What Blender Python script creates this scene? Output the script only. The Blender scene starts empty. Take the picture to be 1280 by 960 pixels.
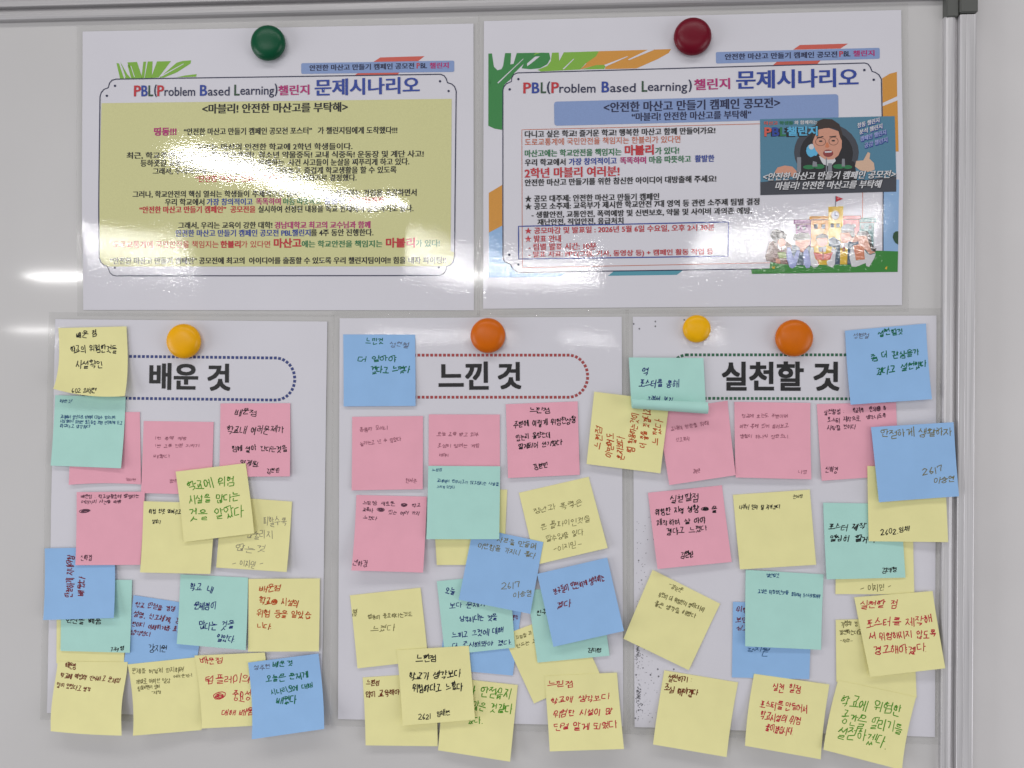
import bpy, bmesh, math, random
import numpy as np
from mathutils import Vector, Matrix
from mathutils.geometry import tessellate_polygon
sc = bpy.context.scene
col = sc.collection
MM = 0.001
# ------------------------------------------------------------------ camera
F_PX, DIST = 967.0, 799.02
YAW, PITCH, ROLL = math.radians(3.4832), math.radians(-0.00127), math.radians(0.30967)
def _rot():
    cy, sy = math.cos(YAW), math.sin(YAW); cp, sp = math.cos(PITCH), math.sin(PITCH); cr, sr = math.cos(ROLL), math.sin(ROLL)
    Rz = np.array([[cy, -sy, 0], [sy, cy, 0], [0, 0, 1]]); Rx = np.array([[1, 0, 0], [0, cp, -sp], [0, sp, cp]])
    B = np.array([[1, 0, 0], [0, 0, -1], [0, 1, 0.]]); Rr = np.array([[cr, -sr, 0], [sr, cr, 0], [0, 0, 1]])
    return Rz @ Rx @ B @ Rr
CM = _rot()
cam_d = bpy.data.cameras.new('camera'); cam = bpy.data.objects.new('camera', cam_d); col.objects.link(cam)
cam_d.sensor_width = 36; cam_d.lens = F_PX / 1280 * 36; cam_d.clip_start = 0.01; cam_d.clip_end = 100
cam.matrix_world = Matrix([[*CM[0], 0], [*CM[1], -DIST * MM], [*CM[2], 0], [0, 0, 0, 1]])
sc.camera = cam
# ------------------------------------------------------------------ world and lamps (indoor room light)
w = bpy.data.worlds.new('World'); sc.world = w; w.use_nodes = True
w.node_tree.nodes['Background'].inputs[0].default_value = (0.97, 0.955, 1.0, 1)
w.node_tree.nodes['Background'].inputs[1].default_value = 0.17
def lamp(name, loc, sx, sy, radiance, rot=(0, 0, 0), colr=(1, 0.985, 0.975)):
    l = bpy.data.lights.new(name, 'AREA'); l.shape = 'RECTANGLE'; l.size = sx; l.size_y = sy
    l.energy = radiance * math.pi * sx * sy; l.color = colr
    o = bpy.data.objects.new(name, l); col.objects.link(o); o.location = loc; o.rotation_euler = rot
    return o
# ceiling tubes further back in the room: the streaks on the laminate are their reflections
for xa, xb in ((-6.57, -4.45), (-1.95, 0.45), (1.45, 3.6)):
    lamp('ceiling_lamp', ((xa + xb) / 2, -8.45, 1.30), xb - xa, 0.40, 62)
for xa, xb in ((-13.9, -12.5), (-4.6, -1.2), (0.0, 1.4), (2.8, 4.1)):
    lamp('ceiling_lamp', ((xa + xb) / 2, -18.1, 1.30), xb - xa, 0.8, 42)
lamp('ceiling_lamp', (-1.69, -4.35, 1.30), 2.25, 0.26, 46, rot=(0, 0, math.atan2(-2.14, 0.70)))
for x in (-0.75, 0.55):
    lamp('ceiling_lamp', (x, -1.05, 1.35), 1.2, 0.35, 5.2)
def soft(loc, sx, sy, rad, colr):  # added side fill, no actual window; aimed clear of the board's mirror view
    d = Vector((0, 0, -0.1)) - Vector(loc); o = lamp('side_fill_light', loc, sx, sy, rad, colr=colr); o.rotation_euler = d.to_track_quat('-Z', 'Y').to_euler()
soft((-3.75, -1.6, -0.75), 2.0, 2.2, 4.3, (0.97, 0.97, 1.0))
soft((3.4, -1.8, -0.75), 2.0, 2.2, 3.0, (0.98, 0.975, 1.0))
vs = sc.view_settings; vs.view_transform = 'Standard'; vs.look = 'None'; vs.exposure = 0.10; vs.gamma = 1; vs.use_curve_mapping = False
sc.cycles.max_bounces = 6; sc.cycles.sample_clamp_indirect = 6; sc.cycles.use_denoising = True

# ------------------------------------------------------------------ plan coordinates: photo pixel -> millimetres on the board
def board(px, py, h=0.0):
    v = CM @ np.array([(px - 640) / F_PX, -(py - 480) / F_PX, -1.0])
    t = (DIST - h) / v[1]
    return (v[0] * t, v[2] * t)
def B2(pts): return [board(*p) for p in pts]
PXMM = 1.21

# ------------------------------------------------------------------ materials
def srgb(r, g, b):
    f = lambda c: ((c / 255) / 12.92) if c / 255 <= 0.04045 else (((c / 255) + 0.055) / 1.055) ** 2.4
    return (f(r), f(g), f(b), 1)
_mats = {}
def mat(name, rgb, rough=0.6, coat=0.0, crough=0.05, peel=0.0, metal=0.0, var=0.0, varscale=60.0, spec=0.4, fibre=0.0, sheen_bump=0.0, stretch=None):
    key = name
    if key in _mats: return _mats[key]
    m = bpy.data.materials.new(name); m.use_nodes = True; nt = m.node_tree; N = nt.nodes; L = nt.links
    b = N['Principled BSDF']
    b.inputs['Base Color'].default_value = (*rgb[:3], 1); b.inputs['Roughness'].default_value = rough
    b.inputs['Metallic'].default_value = metal; b.inputs['Specular IOR Level'].default_value = spec
    b.inputs['Coat Weight'].default_value = coat; b.inputs['Coat Roughness'].default_value = crough
    geo = N.new('ShaderNodeNewGeometry')
    src = geo.outputs['Position']
    if stretch:
        mp = N.new('ShaderNodeMapping'); mp.inputs['Scale'].default_value = stretch; L.new(src, mp.inputs['Vector']); src = mp.outputs['Vector']
    if var > 0:
        n = N.new('ShaderNodeTexNoise'); n.inputs['Scale'].default_value = varscale; n.inputs['Detail'].default_value = 5
        L.new(src, n.inputs['Vector'])
        mr = N.new('ShaderNodeMapRange'); mr.inputs[1].default_value = 0.25; mr.inputs[2].default_value = 0.75
        mr.inputs[3].default_value = 1 - var; mr.inputs[4].default_value = 1 + var
        L.new(n.outputs['Fac'], mr.inputs[0])
        mx = N.new('ShaderNodeMix'); mx.data_type = 'RGBA'; mx.blend_type = 'MULTIPLY'; mx.inputs[0].default_value = 1
        mx.inputs[6].default_value = (*rgb[:3], 1); L.new(mr.outputs[0], mx.inputs[7]); L.new(mx.outputs[2], b.inputs['Base Color'])
    if peel > 0:      # orange peel of the laminate film
        n1 = N.new('ShaderNodeTexNoise'); n1.inputs['Scale'].default_value = 620; n1.inputs['Detail'].default_value = 1.5
        n2 = N.new('ShaderNodeTexNoise'); n2.inputs['Scale'].default_value = 70; n2.inputs['Detail'].default_value = 2
        mp = N.new('ShaderNodeMapping'); mp.inputs['Scale'].default_value = (0.6, 1, 1.0)
        L.new(geo.outputs['Position'], mp.inputs['Vector']); L.new(mp.outputs['Vector'], n1.inputs['Vector']); L.new(mp.outputs['Vector'], n2.inputs['Vector'])
        ma = N.new('ShaderNodeMath'); ma.operation = 'MULTIPLY'; ma.inputs[1].default_value = 0.7; L.new(n2.outputs['Fac'], ma.inputs[0])
        ad = N.new('ShaderNodeMath'); ad.operation = 'ADD'; L.new(n1.outputs['Fac'], ad.inputs[0]); L.new(ma.outputs[0], ad.inputs[1])
        bp = N.new('ShaderNodeBump'); bp.inputs['Strength'].default_value = 1.0; bp.inputs['Distance'].default_value = peel
        L.new(ad.outputs[0], bp.inputs['Height']); L.new(bp.outputs[0], b.inputs['Coat Normal']); L.new(bp.outputs[0], b.inputs['Normal'])
    if fibre > 0:
        n1 = N.new('ShaderNodeTexNoise'); n1.inputs['Scale'].default_value = 1400; n1.inputs['Detail'].default_value = 3
        L.new(src, n1.inputs['Vector'])
        bp = N.new('ShaderNodeBump'); bp.inputs['Strength'].default_value = 1.0; bp.inputs['Distance'].default_value = fibre
        L.new(n1.outputs['Fac'], bp.inputs['Height']); L.new(bp.outputs[0], b.inputs['Normal'])
    _mats[key] = m
    return m
PEEL = 0.000027
def ink(name, rgb): return mat('print_' + name, rgb, rough=0.5, coat=1.0, crough=0.035, peel=PEEL, var=0.05, varscale=900)
M_PAPER = mat('laminated_paper', (0.66, 0.65, 0.70), rough=0.6, coat=1.0, crough=0.035, peel=PEEL, var=0.025, varscale=9)
M_FILM = mat('laminate_film', (0.52, 0.52, 0.50), rough=0.35, coat=1.0, crough=0.035, peel=PEEL, var=0.05, varscale=14)
INK = dict(black=(0.006, 0.006, 0.007), navy=(0.010, 0.014, 0.06), blue=(0.018, 0.05, 0.30), magenta=(0.42, 0.02, 0.16), red=(0.50, 0.025, 0.035),
           orange=(0.55, 0.13, 0.05), green=(0.02, 0.17, 0.06), dgreen=(0.02, 0.07, 0.03), olive=(0.61, 0.60, 0.29), pill=(0.22, 0.31, 0.55),
           coral=(0.58, 0.10, 0.07), leaf=(0.20, 0.42, 0.04), darkleaf=(0.03, 0.22, 0.05), ochre=(0.62, 0.28, 0.04), sky=(0.27, 0.44, 0.68),
           teal=(0.08, 0.30, 0.38), grass=(0.03, 0.22, 0.03), photo=(0.075, 0.21, 0.31), skin=(0.60, 0.29, 0.20), hair=(0.035, 0.022, 0.018),
           suit=(0.012, 0.012, 0.016), white=(0.60, 0.60, 0.62), grey=(0.22, 0.23, 0.26), darkgrey=(0.05, 0.055, 0.07), lips=(0.25, 0.04, 0.04),
           purple=(0.22, 0.06, 0.20), pink=(0.60, 0.20, 0.19), yellow=(0.65, 0.42, 0.03), brown=(0.13, 0.05, 0.035), lilac=(0.30, 0.34, 0.60),
           slate=(0.04, 0.08, 0.13), tealdark=(0.02, 0.14, 0.15), vest=(0.58, 0.19, 0.09), cream=(0.62, 0.42, 0.30), lightgreen=(0.25, 0.33, 0.10),
           cyan=(0.10, 0.42, 0.66), dotred=(0.36, 0.05, 0.05), dotblue=(0.03, 0.05, 0.20), dotgreen=(0.02, 0.12, 0.06), speck=(0.16, 0.16, 0.18))
def IM(k): return ink(k, INK[k])
# ------------------------------------------------------------------ object helpers
def link(name, me, parent=None):
    o = bpy.data.objects.new(name, me); col.objects.link(o)
    if parent: o.parent = parent
    return o
def empty(name, label, cat, group=None):
    o = bpy.data.objects.new(name, None); col.objects.link(o); o.empty_display_size = 0.02
    o['label'] = label; o['category'] = cat
    if group: o['group'] = group
    return o
def place(root, loc):
    # put the root empty at the thing's base and shift its parts' mesh origin back (translation only)
    root.location = loc
    for ch in root.children:
        ch.matrix_parent_inverse = Matrix.Translation(-Vector(loc))
def mesh_from(name, verts, faces, m, parent=None, normals=None, smooth=True, mats=None, midx=None):
    me = bpy.data.meshes.new(name); me.from_pydata([tuple(c * MM for c in v) for v in verts], [], faces); me.update()
    for mm in (mats or [m]): me.materials.append(mm)
    if midx is not None: me.polygons.foreach_set('material_index', midx)
    if smooth: me.polygons.foreach_set('use_smooth', [True] * len(me.polygons))
    if normals is not None: me.normals_split_custom_set_from_vertices([tuple(n) for n in normals])
    return link(name, me, parent)

# ------------------------------------------------------------------ gently wavy sheets: height field over the board (mm)
class Sheet:
    def __init__(s, corners, H=None, base=0.7):
        s.c = [np.array(board(*p)) for p in corners]     # TL TR BR BL on the board
        s.base = base; s.layer = 0
        xs = [c[0] for c in s.c]; zs = [c[1] for c in s.c]
        s.x0, s.x1, s.z0, s.z1 = min(xs) - 16, max(xs) + 16, min(zs) - 16, max(zs) + 16
        s.nx, s.nz = int((s.x1 - s.x0) / 2) + 1, int((s.z1 - s.z0) / 2) + 1
        X = np.linspace(s.x0, s.x1, s.nx); Z = np.linspace(s.z0, s.z1, s.nz)
        s.G = H(X, Z) if H else np.zeros((s.nx, s.nz))
    def h(s, x, z):
        u = min(max((x - s.x0) / (s.x1 - s.x0) * (s.nx - 1), 0), s.nx - 1.001); v = min(max((z - s.z0) / (s.z1 - s.z0) * (s.nz - 1), 0), s.nz - 1.001)
        i, j = int(u), int(v); a, b = u - i, v - j; G = s.G
        return s.base + (G[i, j] * (1 - a) + G[i + 1, j] * a) * (1 - b) + (G[i, j + 1] * (1 - a) + G[i + 1, j + 1] * a) * b
    def n(s, x, z):
        e = 3.0
        n = Vector((-(s.h(x + e, z) - s.h(x - e, z)) / (2 * e), -1.0, -(s.h(x, z + e) - s.h(x, z - e)) / (2 * e)))
        return n.normalized()
    def put(s, name, pts2, faces, m, parent, off):
        vs_ = [(x, -(s.h(x, z) + off), z) for x, z in pts2]
        # keep every face turned to the viewer
        fs = []
        for f in faces:
            a = sum(pts2[f[i]][0] * pts2[f[(i + 1) % len(f)]][1] - pts2[f[(i + 1) % len(f)]][0] * pts2[f[i]][1] for i in range(len(f)))
            fs.append(tuple(f) if a > 0 else tuple(reversed(f)))
        return mesh_from(name, vs_, fs, m, parent, normals=[s.n(x, z) for x, z in pts2])
def cut_poly(pts2, step=9.0):
    """triangulate a flat outline and slice it on a lattice so that it can follow the waves"""
    tris = tessellate_polygon([[Vector((p[0], p[1], 0)) for p in pts2]])
    bm = bmesh.new(); vv = [bm.verts.new((p[0], p[1], 0)) for p in pts2]
    for t in tris:
        try: bm.faces.new([vv[i] for i in t])
        except ValueError: pass
    xs = [p[0] for p in pts2]; zs = [p[1] for p in pts2]
    for ax, lo, hi in ((0, min(xs), max(xs)), (1, min(zs), max(zs))):
        c = math.floor(lo / step) * step + step
        while c < hi - 0.01:
            co = (c, 0, 0) if ax == 0 else (0, c, 0); no = (1, 0, 0) if ax == 0 else (0, 1, 0)
            bmesh.ops.bisect_plane(bm, geom=bm.verts[:] + bm.edges[:] + bm.faces[:], plane_co=co, plane_no=no, dist=1e-4)
            c += step
    bm.verts.index_update()
    V = [(v.co.x, v.co.y) for v in bm.verts]; Fs = [[v.index for v in f.verts] for f in bm.faces]
    bm.free(); return V, Fs
def art(sheet, parent, name, pxpts, m, off, step=9.0):
    V, Fs = cut_poly(B2(pxpts), step)
    return sheet.put(name, V, Fs, m, parent, off)
def art_multi(sheet, parent, name, polys, m, off, step=12.0, join=False):
    if not join:
        for p in polys: art(sheet, parent, name, p, m, off, step)
        return
    V, Fs = [], []
    for p in polys:
        a, b = cut_poly(B2(p), step); k = len(V); V += a; Fs += [[i + k for i in f] for f in b]
    return sheet.put(name, V, Fs, m, parent, off)
def stroke2(pts, wdt, closed=False):
    """flat ribbon along a polyline (2-D, same units)"""
    n = len(pts); V, Fs = [], []
    P = [Vector(p[:2]) for p in pts]
    for i in range(n):
        a = P[i - 1] if (i > 0 or closed) else P[i]; b = P[(i + 1) % n] if (i < n - 1 or closed) else P[i]
        t = (b - a); t = t.normalized() if t.length > 1e-9 else Vector((1, 0)); nn = Vector((-t.y, t.x)) * (wdt / 2)
        V += [tuple(P[i] + nn), tuple(P[i] - nn)]
    for i in range(n if closed else n - 1):
        j = (i + 1) % n; Fs.append([2 * i, 2 * i + 1, 2 * j + 1, 2 * j])
    return V, Fs
def densify(pts, step, closed=False):
    out = []; n = len(pts)
    for i in range(n if closed else n - 1):
        a, b = pts[i], pts[(i + 1) % n]; L = math.hypot(b[0] - a[0], b[1] - a[1]); k = max(1, int(L / step))
        out += [(a[0] + (b[0] - a[0]) * q / k, a[1] + (b[1] - a[1]) * q / k) for q in range(k)]
    if not closed: out.append(pts[-1])
    return out
def line_art(sheet, parent, name, pxpts, wpx, m, off, closed=False):
    P = densify(B2(pxpts), 6.0, closed); V, Fs = stroke2(P, wpx / PXMM, closed)
    return sheet.put(name, V, Fs, m, parent, off)
def arc_px(cx, cy, rx, ry, a0, a1, n=10):
    return [(cx + rx * math.cos(math.radians(a0 + (a1 - a0) * i / n)), cy + ry * math.sin(math.radians(a0 + (a1 - a0) * i / n))) for i in range(n + 1)]
def ell(cx, cy, rx, ry, n=20): return arc_px(cx, cy, rx, ry, 0, 360, n)[:-1]
def rrect(tl, tr, br, bl, r, n=5):
    """rounded quad through four pixel corners"""
    out = []; C = [tl, tr, br, bl]
    for i in range(4):
        p, c, q = C[i - 1], C[i], C[(i + 1) % 4]
        d1 = math.hypot(p[0] - c[0], p[1] - c[1]); d2 = math.hypot(q[0] - c[0], q[1] - c[1])
        a = (c[0] + (p[0] - c[0]) * r / d1, c[1] + (p[1] - c[1]) * r / d1); b = (c[0] + (q[0] - c[0]) * r / d2, c[1] + (q[1] - c[1]) * r / d2)
        for k in range(n + 1):
            t = k / n; out.append(((1 - t) ** 2 * a[0] + 2 * t * (1 - t) * c[0] + t * t * b[0], (1 - t) ** 2 * a[1] + 2 * t * (1 - t) * c[1] + t * t * b[1]))
    return out
# ------------------------------------------------------------------ printed lettering
_tc = bpy.data.curves.new('lettering', 'FONT'); _to = bpy.data.objects.new('lettering', _tc); col.objects.link(_to)
def glyphs(txt, bold=0.0, shear=0.0):
    _tc.body = txt; _tc.offset = bold; _tc.shear = shear; _tc.resolution_u = 3
    bpy.context.view_layer.update()
    dg = bpy.context.evaluated_depsgraph_get()
    me = bpy.data.meshes.new_from_object(_to.evaluated_get(dg))
    V = [(v.co.x, v.co.y) for v in me.vertices]; Fs = [list(p.vertices) for p in me.polygons]
    bpy.data.meshes.remove(me)
    return V, Fs
def print_text(sheet, parent, txt, x0, y0, x1, y1, hpx, colr, off=0.36, bold=0.012, shear=0.0, name='printed_text'):
    V, Fs = glyphs(txt, min(bold, .012), shear)
    if not V: return
    ax0, ax1 = min(v[0] for v in V), max(v[0] for v in V); ay0, ay1 = min(v[1] for v in V), max(v[1] for v in V)
    A = Vector(board(x0, y0)); Bv = Vector(board(x1, y1)); d = Bv - A; L = d.length; t = d / L; nn = Vector((-t.y, t.x))
    H = Vector(board((x0 + x1) / 2, (y0 + y1) / 2 - hpx / 2)).y - Vector(board((x0 + x1) / 2, (y0 + y1) / 2 + hpx / 2)).y
    P = []
    for v in V:
        u = (v[0] - ax0) / (ax1 - ax0) * L; q = ((v[1] - ay0) / (ay1 - ay0) - 0.5) * H
        p = A + t * u + nn * q; P.append((p.x, p.y))
    # heavier weights are overprinted, slightly shifted, each pass a hair above the last
    k = min(.150 * (bold / .014) * (H / 7) ** .6, H * .029, .58) if bold > .009 else 0; n0 = len(P); base = list(P); Fb = [list(f) for f in Fs]
    sh = [(1, 0), (-1, 0)] if bold < .03 else [(1, .8), (-1, .8), (1, -.8), (-1, -.8), (0, 0)]
    if k > 0.02:
        P = []; F_ = []; Z_ = []
        for q, (dx, dy) in enumerate(sh):
            P += [(b[0] + t.x * dx * k + nn.x * dy * k, b[1] + t.y * dx * k + nn.y * dy * k) for b in base]; F_ += [[i + q * n0 for i in f] for f in Fb]; Z_ += [q * 0.012] * n0
        o = sheet.put(name, P, F_, IM(colr), parent, off)
        co = np.empty(len(P) * 3); o.data.vertices.foreach_get('co', co); co[1::3] -= np.array(Z_) * MM; o.data.vertices.foreach_set('co', co); return o
    return sheet.put(name, P, Fs, IM(colr), parent, off)
# ================================================================== wall and whiteboard
def box(name, x0, x1, y0, y1, z0, z1, m, parent=None, bevel=0.0):
    bm = bmesh.new(); bmesh.ops.create_cube(bm, size=1)
    for v in bm.verts:
        v.co = Vector(((x0 + x1) / 2 + v.co.x * (x1 - x0), (y0 + y1) / 2 + v.co.y * (y1 - y0), (z0 + z1) / 2 + v.co.z * (z1 - z0))) * MM
    if bevel: bmesh.ops.bevel(bm, geom=bm.edges[:], offset=bevel * MM, segments=3, affect='EDGES')
    me = bpy.data.meshes.new(name); bm.to_mesh(me); bm.free(); me.materials.append(m)
    return link(name, me, parent)
M_WALL = mat('painted_wall', (0.65, 0.635, 0.635), rough=0.75, var=0.03, varscale=12, fibre=0.00006)
M_BOARD = mat('whiteboard_enamel', (0.575, 0.565, 0.56), rough=0.35, coat=1.0, crough=0.06, var=0.035, varscale=5, spec=0.3)
M_ALU = mat('brushed_aluminium', (0.60, 0.59, 0.60), rough=0.5, metal=0.55, var=0.2, varscale=700, stretch=(1, 1, 0.01))
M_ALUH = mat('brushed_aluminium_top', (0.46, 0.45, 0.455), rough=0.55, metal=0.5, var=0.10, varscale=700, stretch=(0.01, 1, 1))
M_CAP = mat('grey_plastic_corner', (0.10, 0.104, 0.096), rough=0.5, var=0.03, varscale=40)
wl = box('wall', -2500, 2500, 14, 60, -1400, 1600, M_WALL); wl['kind'] = 'structure'
XR = board(1175.5, 480)[0]          # inner edge of the right rail
ZT = (board(0, 29.5)[1] + board(1178, 0)[1]) / 2
wb = empty('whiteboard', 'large glossy whiteboard with aluminium rails that the posters and sheets hang on', 'whiteboard')
box('board_panel', -1300, XR + 4, 0, 9, -800, ZT + 4, M_BOARD, wb)
def rail(name, prof, a, b, vertical, m, parent):
    """extrude a profile [(s, p)]: s away from the board's edge, p out of the wall"""
    V, Fs = [], []; n = len(prof)
    for e in (a, b):
        for s, p in prof: V.append((XR + s, -p, e) if vertical else (e, -p, ZT + s))
    for i in range(n):
        j = (i + 1) % n; Fs.append([i, j, n + j, n + i])
    Fs += [list(range(n))[::-1], list(range(n, 2 * n))]
    bm = bmesh.new(); vv = [bm.verts.new(tuple(c * MM for c in v)) for v in V]
    for f in Fs: bm.faces.new([vv[i] for i in f])
    bmesh.ops.recalc_face_normals(bm, faces=bm.faces[:])
    me = bpy.data.meshes.new(name); bm.to_mesh(me); bm.free(); me.materials.append(m)
    return link(name, me, parent)
PROF_IN = [(0, -4), (0, 4.5), (0.8, 6.0), (2.5, 6.9), (5.5, 7.1), (8.5, 6.6), (10.6, 5.2), (11.4, 3.2), (11.5, -4)]
PROF_OUT = [(11.5, -4), (11.5, 3.0), (12.6, 3.0), (12.8, 8.6), (13.4, 9.2), (18, 9.3), (18.3, 9.0), (18.9, 9.0), (19.2, 9.3), (27.5, 9.3), (28.4, 9.0), (28.8, 8.2), (28.8, -13), (24, -13), (24, -4)]
zc = board(1178, 24)[1]
for nm, pr in (('rail_inner_rib', PROF_IN), ('rail_outer_band', PROF_OUT)):
    rail(nm, pr, -800, zc, True, M_ALU, wb)
    rail(nm, pr, -1300, XR - 0.3, False, M_ALUH, wb)
def cap_piece(name, x0, x1, y1, z0, z1): return box(name, x0, x1, y1, -y1 * 0 + 12, z0, z1, M_CAP, wb, 1.0)
cap_piece('corner_cap_inner', XR + 0.2, XR + 12.0, -8.2, zc - 1.5, ZT + 29)
cap_piece('corner_cap_outer', XR + 12.2, XR + 29.4, -10.4, zc + 1.5, ZT + 29)
place(wb, (0, 0, 0))

# ================================================================== lamps' streak shapes: how the laminated sheets are bowed
E0 = board(300, 345)[1] / DIST
def smooth(G, ax, k):
    ker = np.exp(-np.linspace(-2, 2, 2 * k + 1) ** 2); ker /= ker.sum()
    P = np.pad(G, [(k, k) if a == ax else (0, 0) for a in range(2)], mode='edge')
    return np.apply_along_axis(lambda r: np.convolve(r, ker, 'valid'), ax, P)
def bow(curve, kfun, ytop, topz_frac=1.0):
    """curve: [(px, py)] where the lamp row mirrors; returns a height-field builder"""
    cx = np.array([board(a, b)[0] for a, b in curve]); cz = np.array([board(a, b)[1] for a, b in curve])
    def H(X, Z):
        zs = np.interp(X, cx, cz)[:, None]; k = np.array([kfun(x) for x in X])[:, None]
        ZZ = Z[None, :] + 0 * zs
        s = (zs / DIST - E0) / 2 + k * (ZZ - zs) / (2 * DIST)
        s = np.where(s > 0, s, s * 0.15)
        zt = board(300, ytop)[1]
        dz = Z[1] - Z[0]
        up = 1 / (1 + np.exp((ZZ - zt) / 5.0)); s1 = s * up
        h = np.cumsum(s1, axis=1) * dz
        tot = h[:, -1:]
        wdn = np.clip((ZZ - zt + 8) / (Z[-1] - 16 - zt + 8), 0, 1); dn = wdn * wdn * (3 - 2 * wdn)
        h = h - (tot - 0.3) * dn
        h = smooth(smooth(h, 0, 12), 1, 6)
        return h - min(h.min(), 0)
    return H
rnd = np.random.RandomState(4)
def waves(amp, seed):
    r = np.random.RandomState(seed); T = [(r.uniform(-.02, .02), r.uniform(-.025, .025), r.uniform(0, 6.28), r.uniform(.4, 1)) for _ in range(6)]
    def H(X, Z):
        g = sum(a * np.sin(X[:, None] * fx * 2 + Z[None, :] * fz * 2 + p) for fx, fz, p, a in T)
        return (g - g.min()) / (g.max() - g.min()) * amp
    return H
CUR1 = [(95, 292), (140, 302), (230, 318), (300, 345), (480, 345), (505, 300), (540, 318), (570, 335), (600, 352)]
CUR2 = [(600, 325), (640, 345), (700, 346), (780, 335), (860, 312), (900, 300), (1000, 291), (1060, 284), (1090, 272), (1135, 268)]
H1 = bow(CUR1, lambda x: 0.5, 262)
H2 = bow(CUR2, lambda x: 0.45, 235)
SP1 = Sheet([(104, 40), (592, 30), (592.5, 388), (104.5, 387.5)], H1)
SP2 = Sheet([(605, 27), (1126, 13), (1127, 381.5), (604, 386)], H2)
SS1 = Sheet([(70, 399), (409.5, 402), (402.5, 897), (59.5, 890.6)], waves(0.9, 1))
SS2 = Sheet([(425, 398), (777, 396), (779, 907.5), (423, 898)], waves(0.9, 2))
SS3 = Sheet([(791, 396), (1170, 394.5), (1168, 920.6), (793, 908)], waves(0.9, 3))
def sheet_body(S, root, margin=8.0, paper='paper_sheet'):
    c = S.c; NX, NZ = 70, 60
    def P(u, v): return (c[0] * (1 - u) + c[1] * u) * (1 - v) + (c[3] * (1 - u) + c[2] * u) * v
    def grid(us, vs_, off):
        pts = [tuple(P(u, v)) for v in vs_ for u in us]; fs = []
        w_ = len(us)
        for j in range(len(vs_) - 1):
            for i in range(w_ - 1): fs.append([j * w_ + i, j * w_ + i + 1, (j + 1) * w_ + i + 1, (j + 1) * w_ + i])
        return pts, fs
    pts, fs = grid(np.linspace(0, 1, NX + 1), np.linspace(0, 1, NZ + 1), 0)
    # a thin slab: front sheet plus its rim down to the board side
    n0 = len(pts); V = [(x, -(S.h(x, z)), z) for x, z in pts]; nor = [S.n(x, z) for x, z in pts]
    rim = list(range(NX + 1)) + [j * (NX + 1) + NX for j in range(1, NZ + 1)] + [NZ * (NX + 1) + i for i in range(NX - 1, -1, -1)] + [j * (NX + 1) for j in range(NZ - 1, 0, -1)]
    F2 = [f[::-1] for f in fs]
    for i in rim: V.append((V[i][0], V[i][1] + 0.35, V[i][2])); nor.append(nor[i])
    m_ = len(rim)
    for i in range(m_):
        j = (i + 1) % m_; F2.append([rim[i], rim[j], n0 + j, n0 + i])
    mesh_from(paper, V, F2, M_PAPER, root, normals=nor)
    # clear margin of the pouch round the paper
    W = np.linalg.norm(c[1] - c[0]); Hh = np.linalg.norm(c[3] - c[0]); mu, mv = margin / W, margin / Hh
    us = np.linspace(0, 1, 49); ring_o, ring_i = [], []
    for t in us[:-1]: ring_i.append(P(t, 0)); ring_o.append(P(-mu + t * (1 + 2 * mu), -mv))
    for t in us[:-1]: ring_i.append(P(1, t)); ring_o.append(P(1 + mu, -mv + t * (1 + 2 * mv)))
    for t in us[:-1]: ring_i.append(P(1 - t, 1)); ring_o.append(P(1 + mu - t * (1 + 2 * mu), 1 + mv))
    for t in us[:-1]: ring_i.append(P(0, 1 - t)); ring_o.append(P(-mu, 1 + mv - t * (1 + 2 * mv)))
    k = len(ring_i); V = []; nor = []
    for rg, dh in ((ring_i, -0.12), (ring_o, -0.18), (ring_o, -0.48)):
        for p in rg: V.append((p[0], -(S.h(p[0], p[1]) + dh), p[1])); nor.append(S.n(p[0], p[1]))
    Fs = []
    for i in range(k):
        j = (i + 1) % k; Fs += [[i, j, k + j, k + i], [k + i, k + j, 2 * k + j, 2 * k + i]]
    mesh_from('laminate_margin', V, Fs, M_FILM, root, normals=nor)
# ================================================================== the two posters
M_FILM.node_tree.nodes['Principled BSDF'].inputs['Alpha'].default_value = 0.16
def dots_art(S, root, pts, r, colr, off=0.30, name='printed_corner_dot'):
    art_multi(S, root, name, [ell(x, y, r, r, 8) for x, y in pts], IM(colr), off)
def texts(S, root, rows):
    for r in rows:
        txt, x0, y0, x1, y1, h, c = r[:7]; b = r[7] if len(r) > 7 else 0.014
        print_text(S, root, txt, x0, y0, x1, y1, h, c, bold=b)
def poster_title(S, root, X, y0, y1, chal, main):
    # X: pixel spans of the coloured letters
    lab = ['P', 'B', 'L', '(', 'P', 'roblem', 'B', 'ased', 'L', 'earning', ')']
    cl = ['red', 'blue', 'dgreen', 'navy', 'red', 'navy', 'blue', 'navy', 'dgreen', 'navy', 'navy']
    L0, L1 = X[0][0], X[-1][1]
    for t, c, (a, b) in zip(lab, cl, X):
        ya = y0 + (y1 - y0) * ((a + b) / 2 - L0) / (L1 - L0)
        if t in ('roblem', 'ased'): hh, dy = 11.2, 1.2
        elif t == 'earning': hh, dy = 14.0, 2.6
        elif t in '()': hh, dy = 15.5, 0
        else: hh, dy = 13.6, 0
        print_text(S, root, t, a, ya + dy, b, ya + dy - 0.1, hh, c, bold=0.016 if len(t) == 1 else 0.008)
    print_text(S, root, '챌린지', *chal, 'magenta', bold=0.02)
    print_text(S, root, '문제시나리오', *main, 'blue', bold=0.022)

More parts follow.
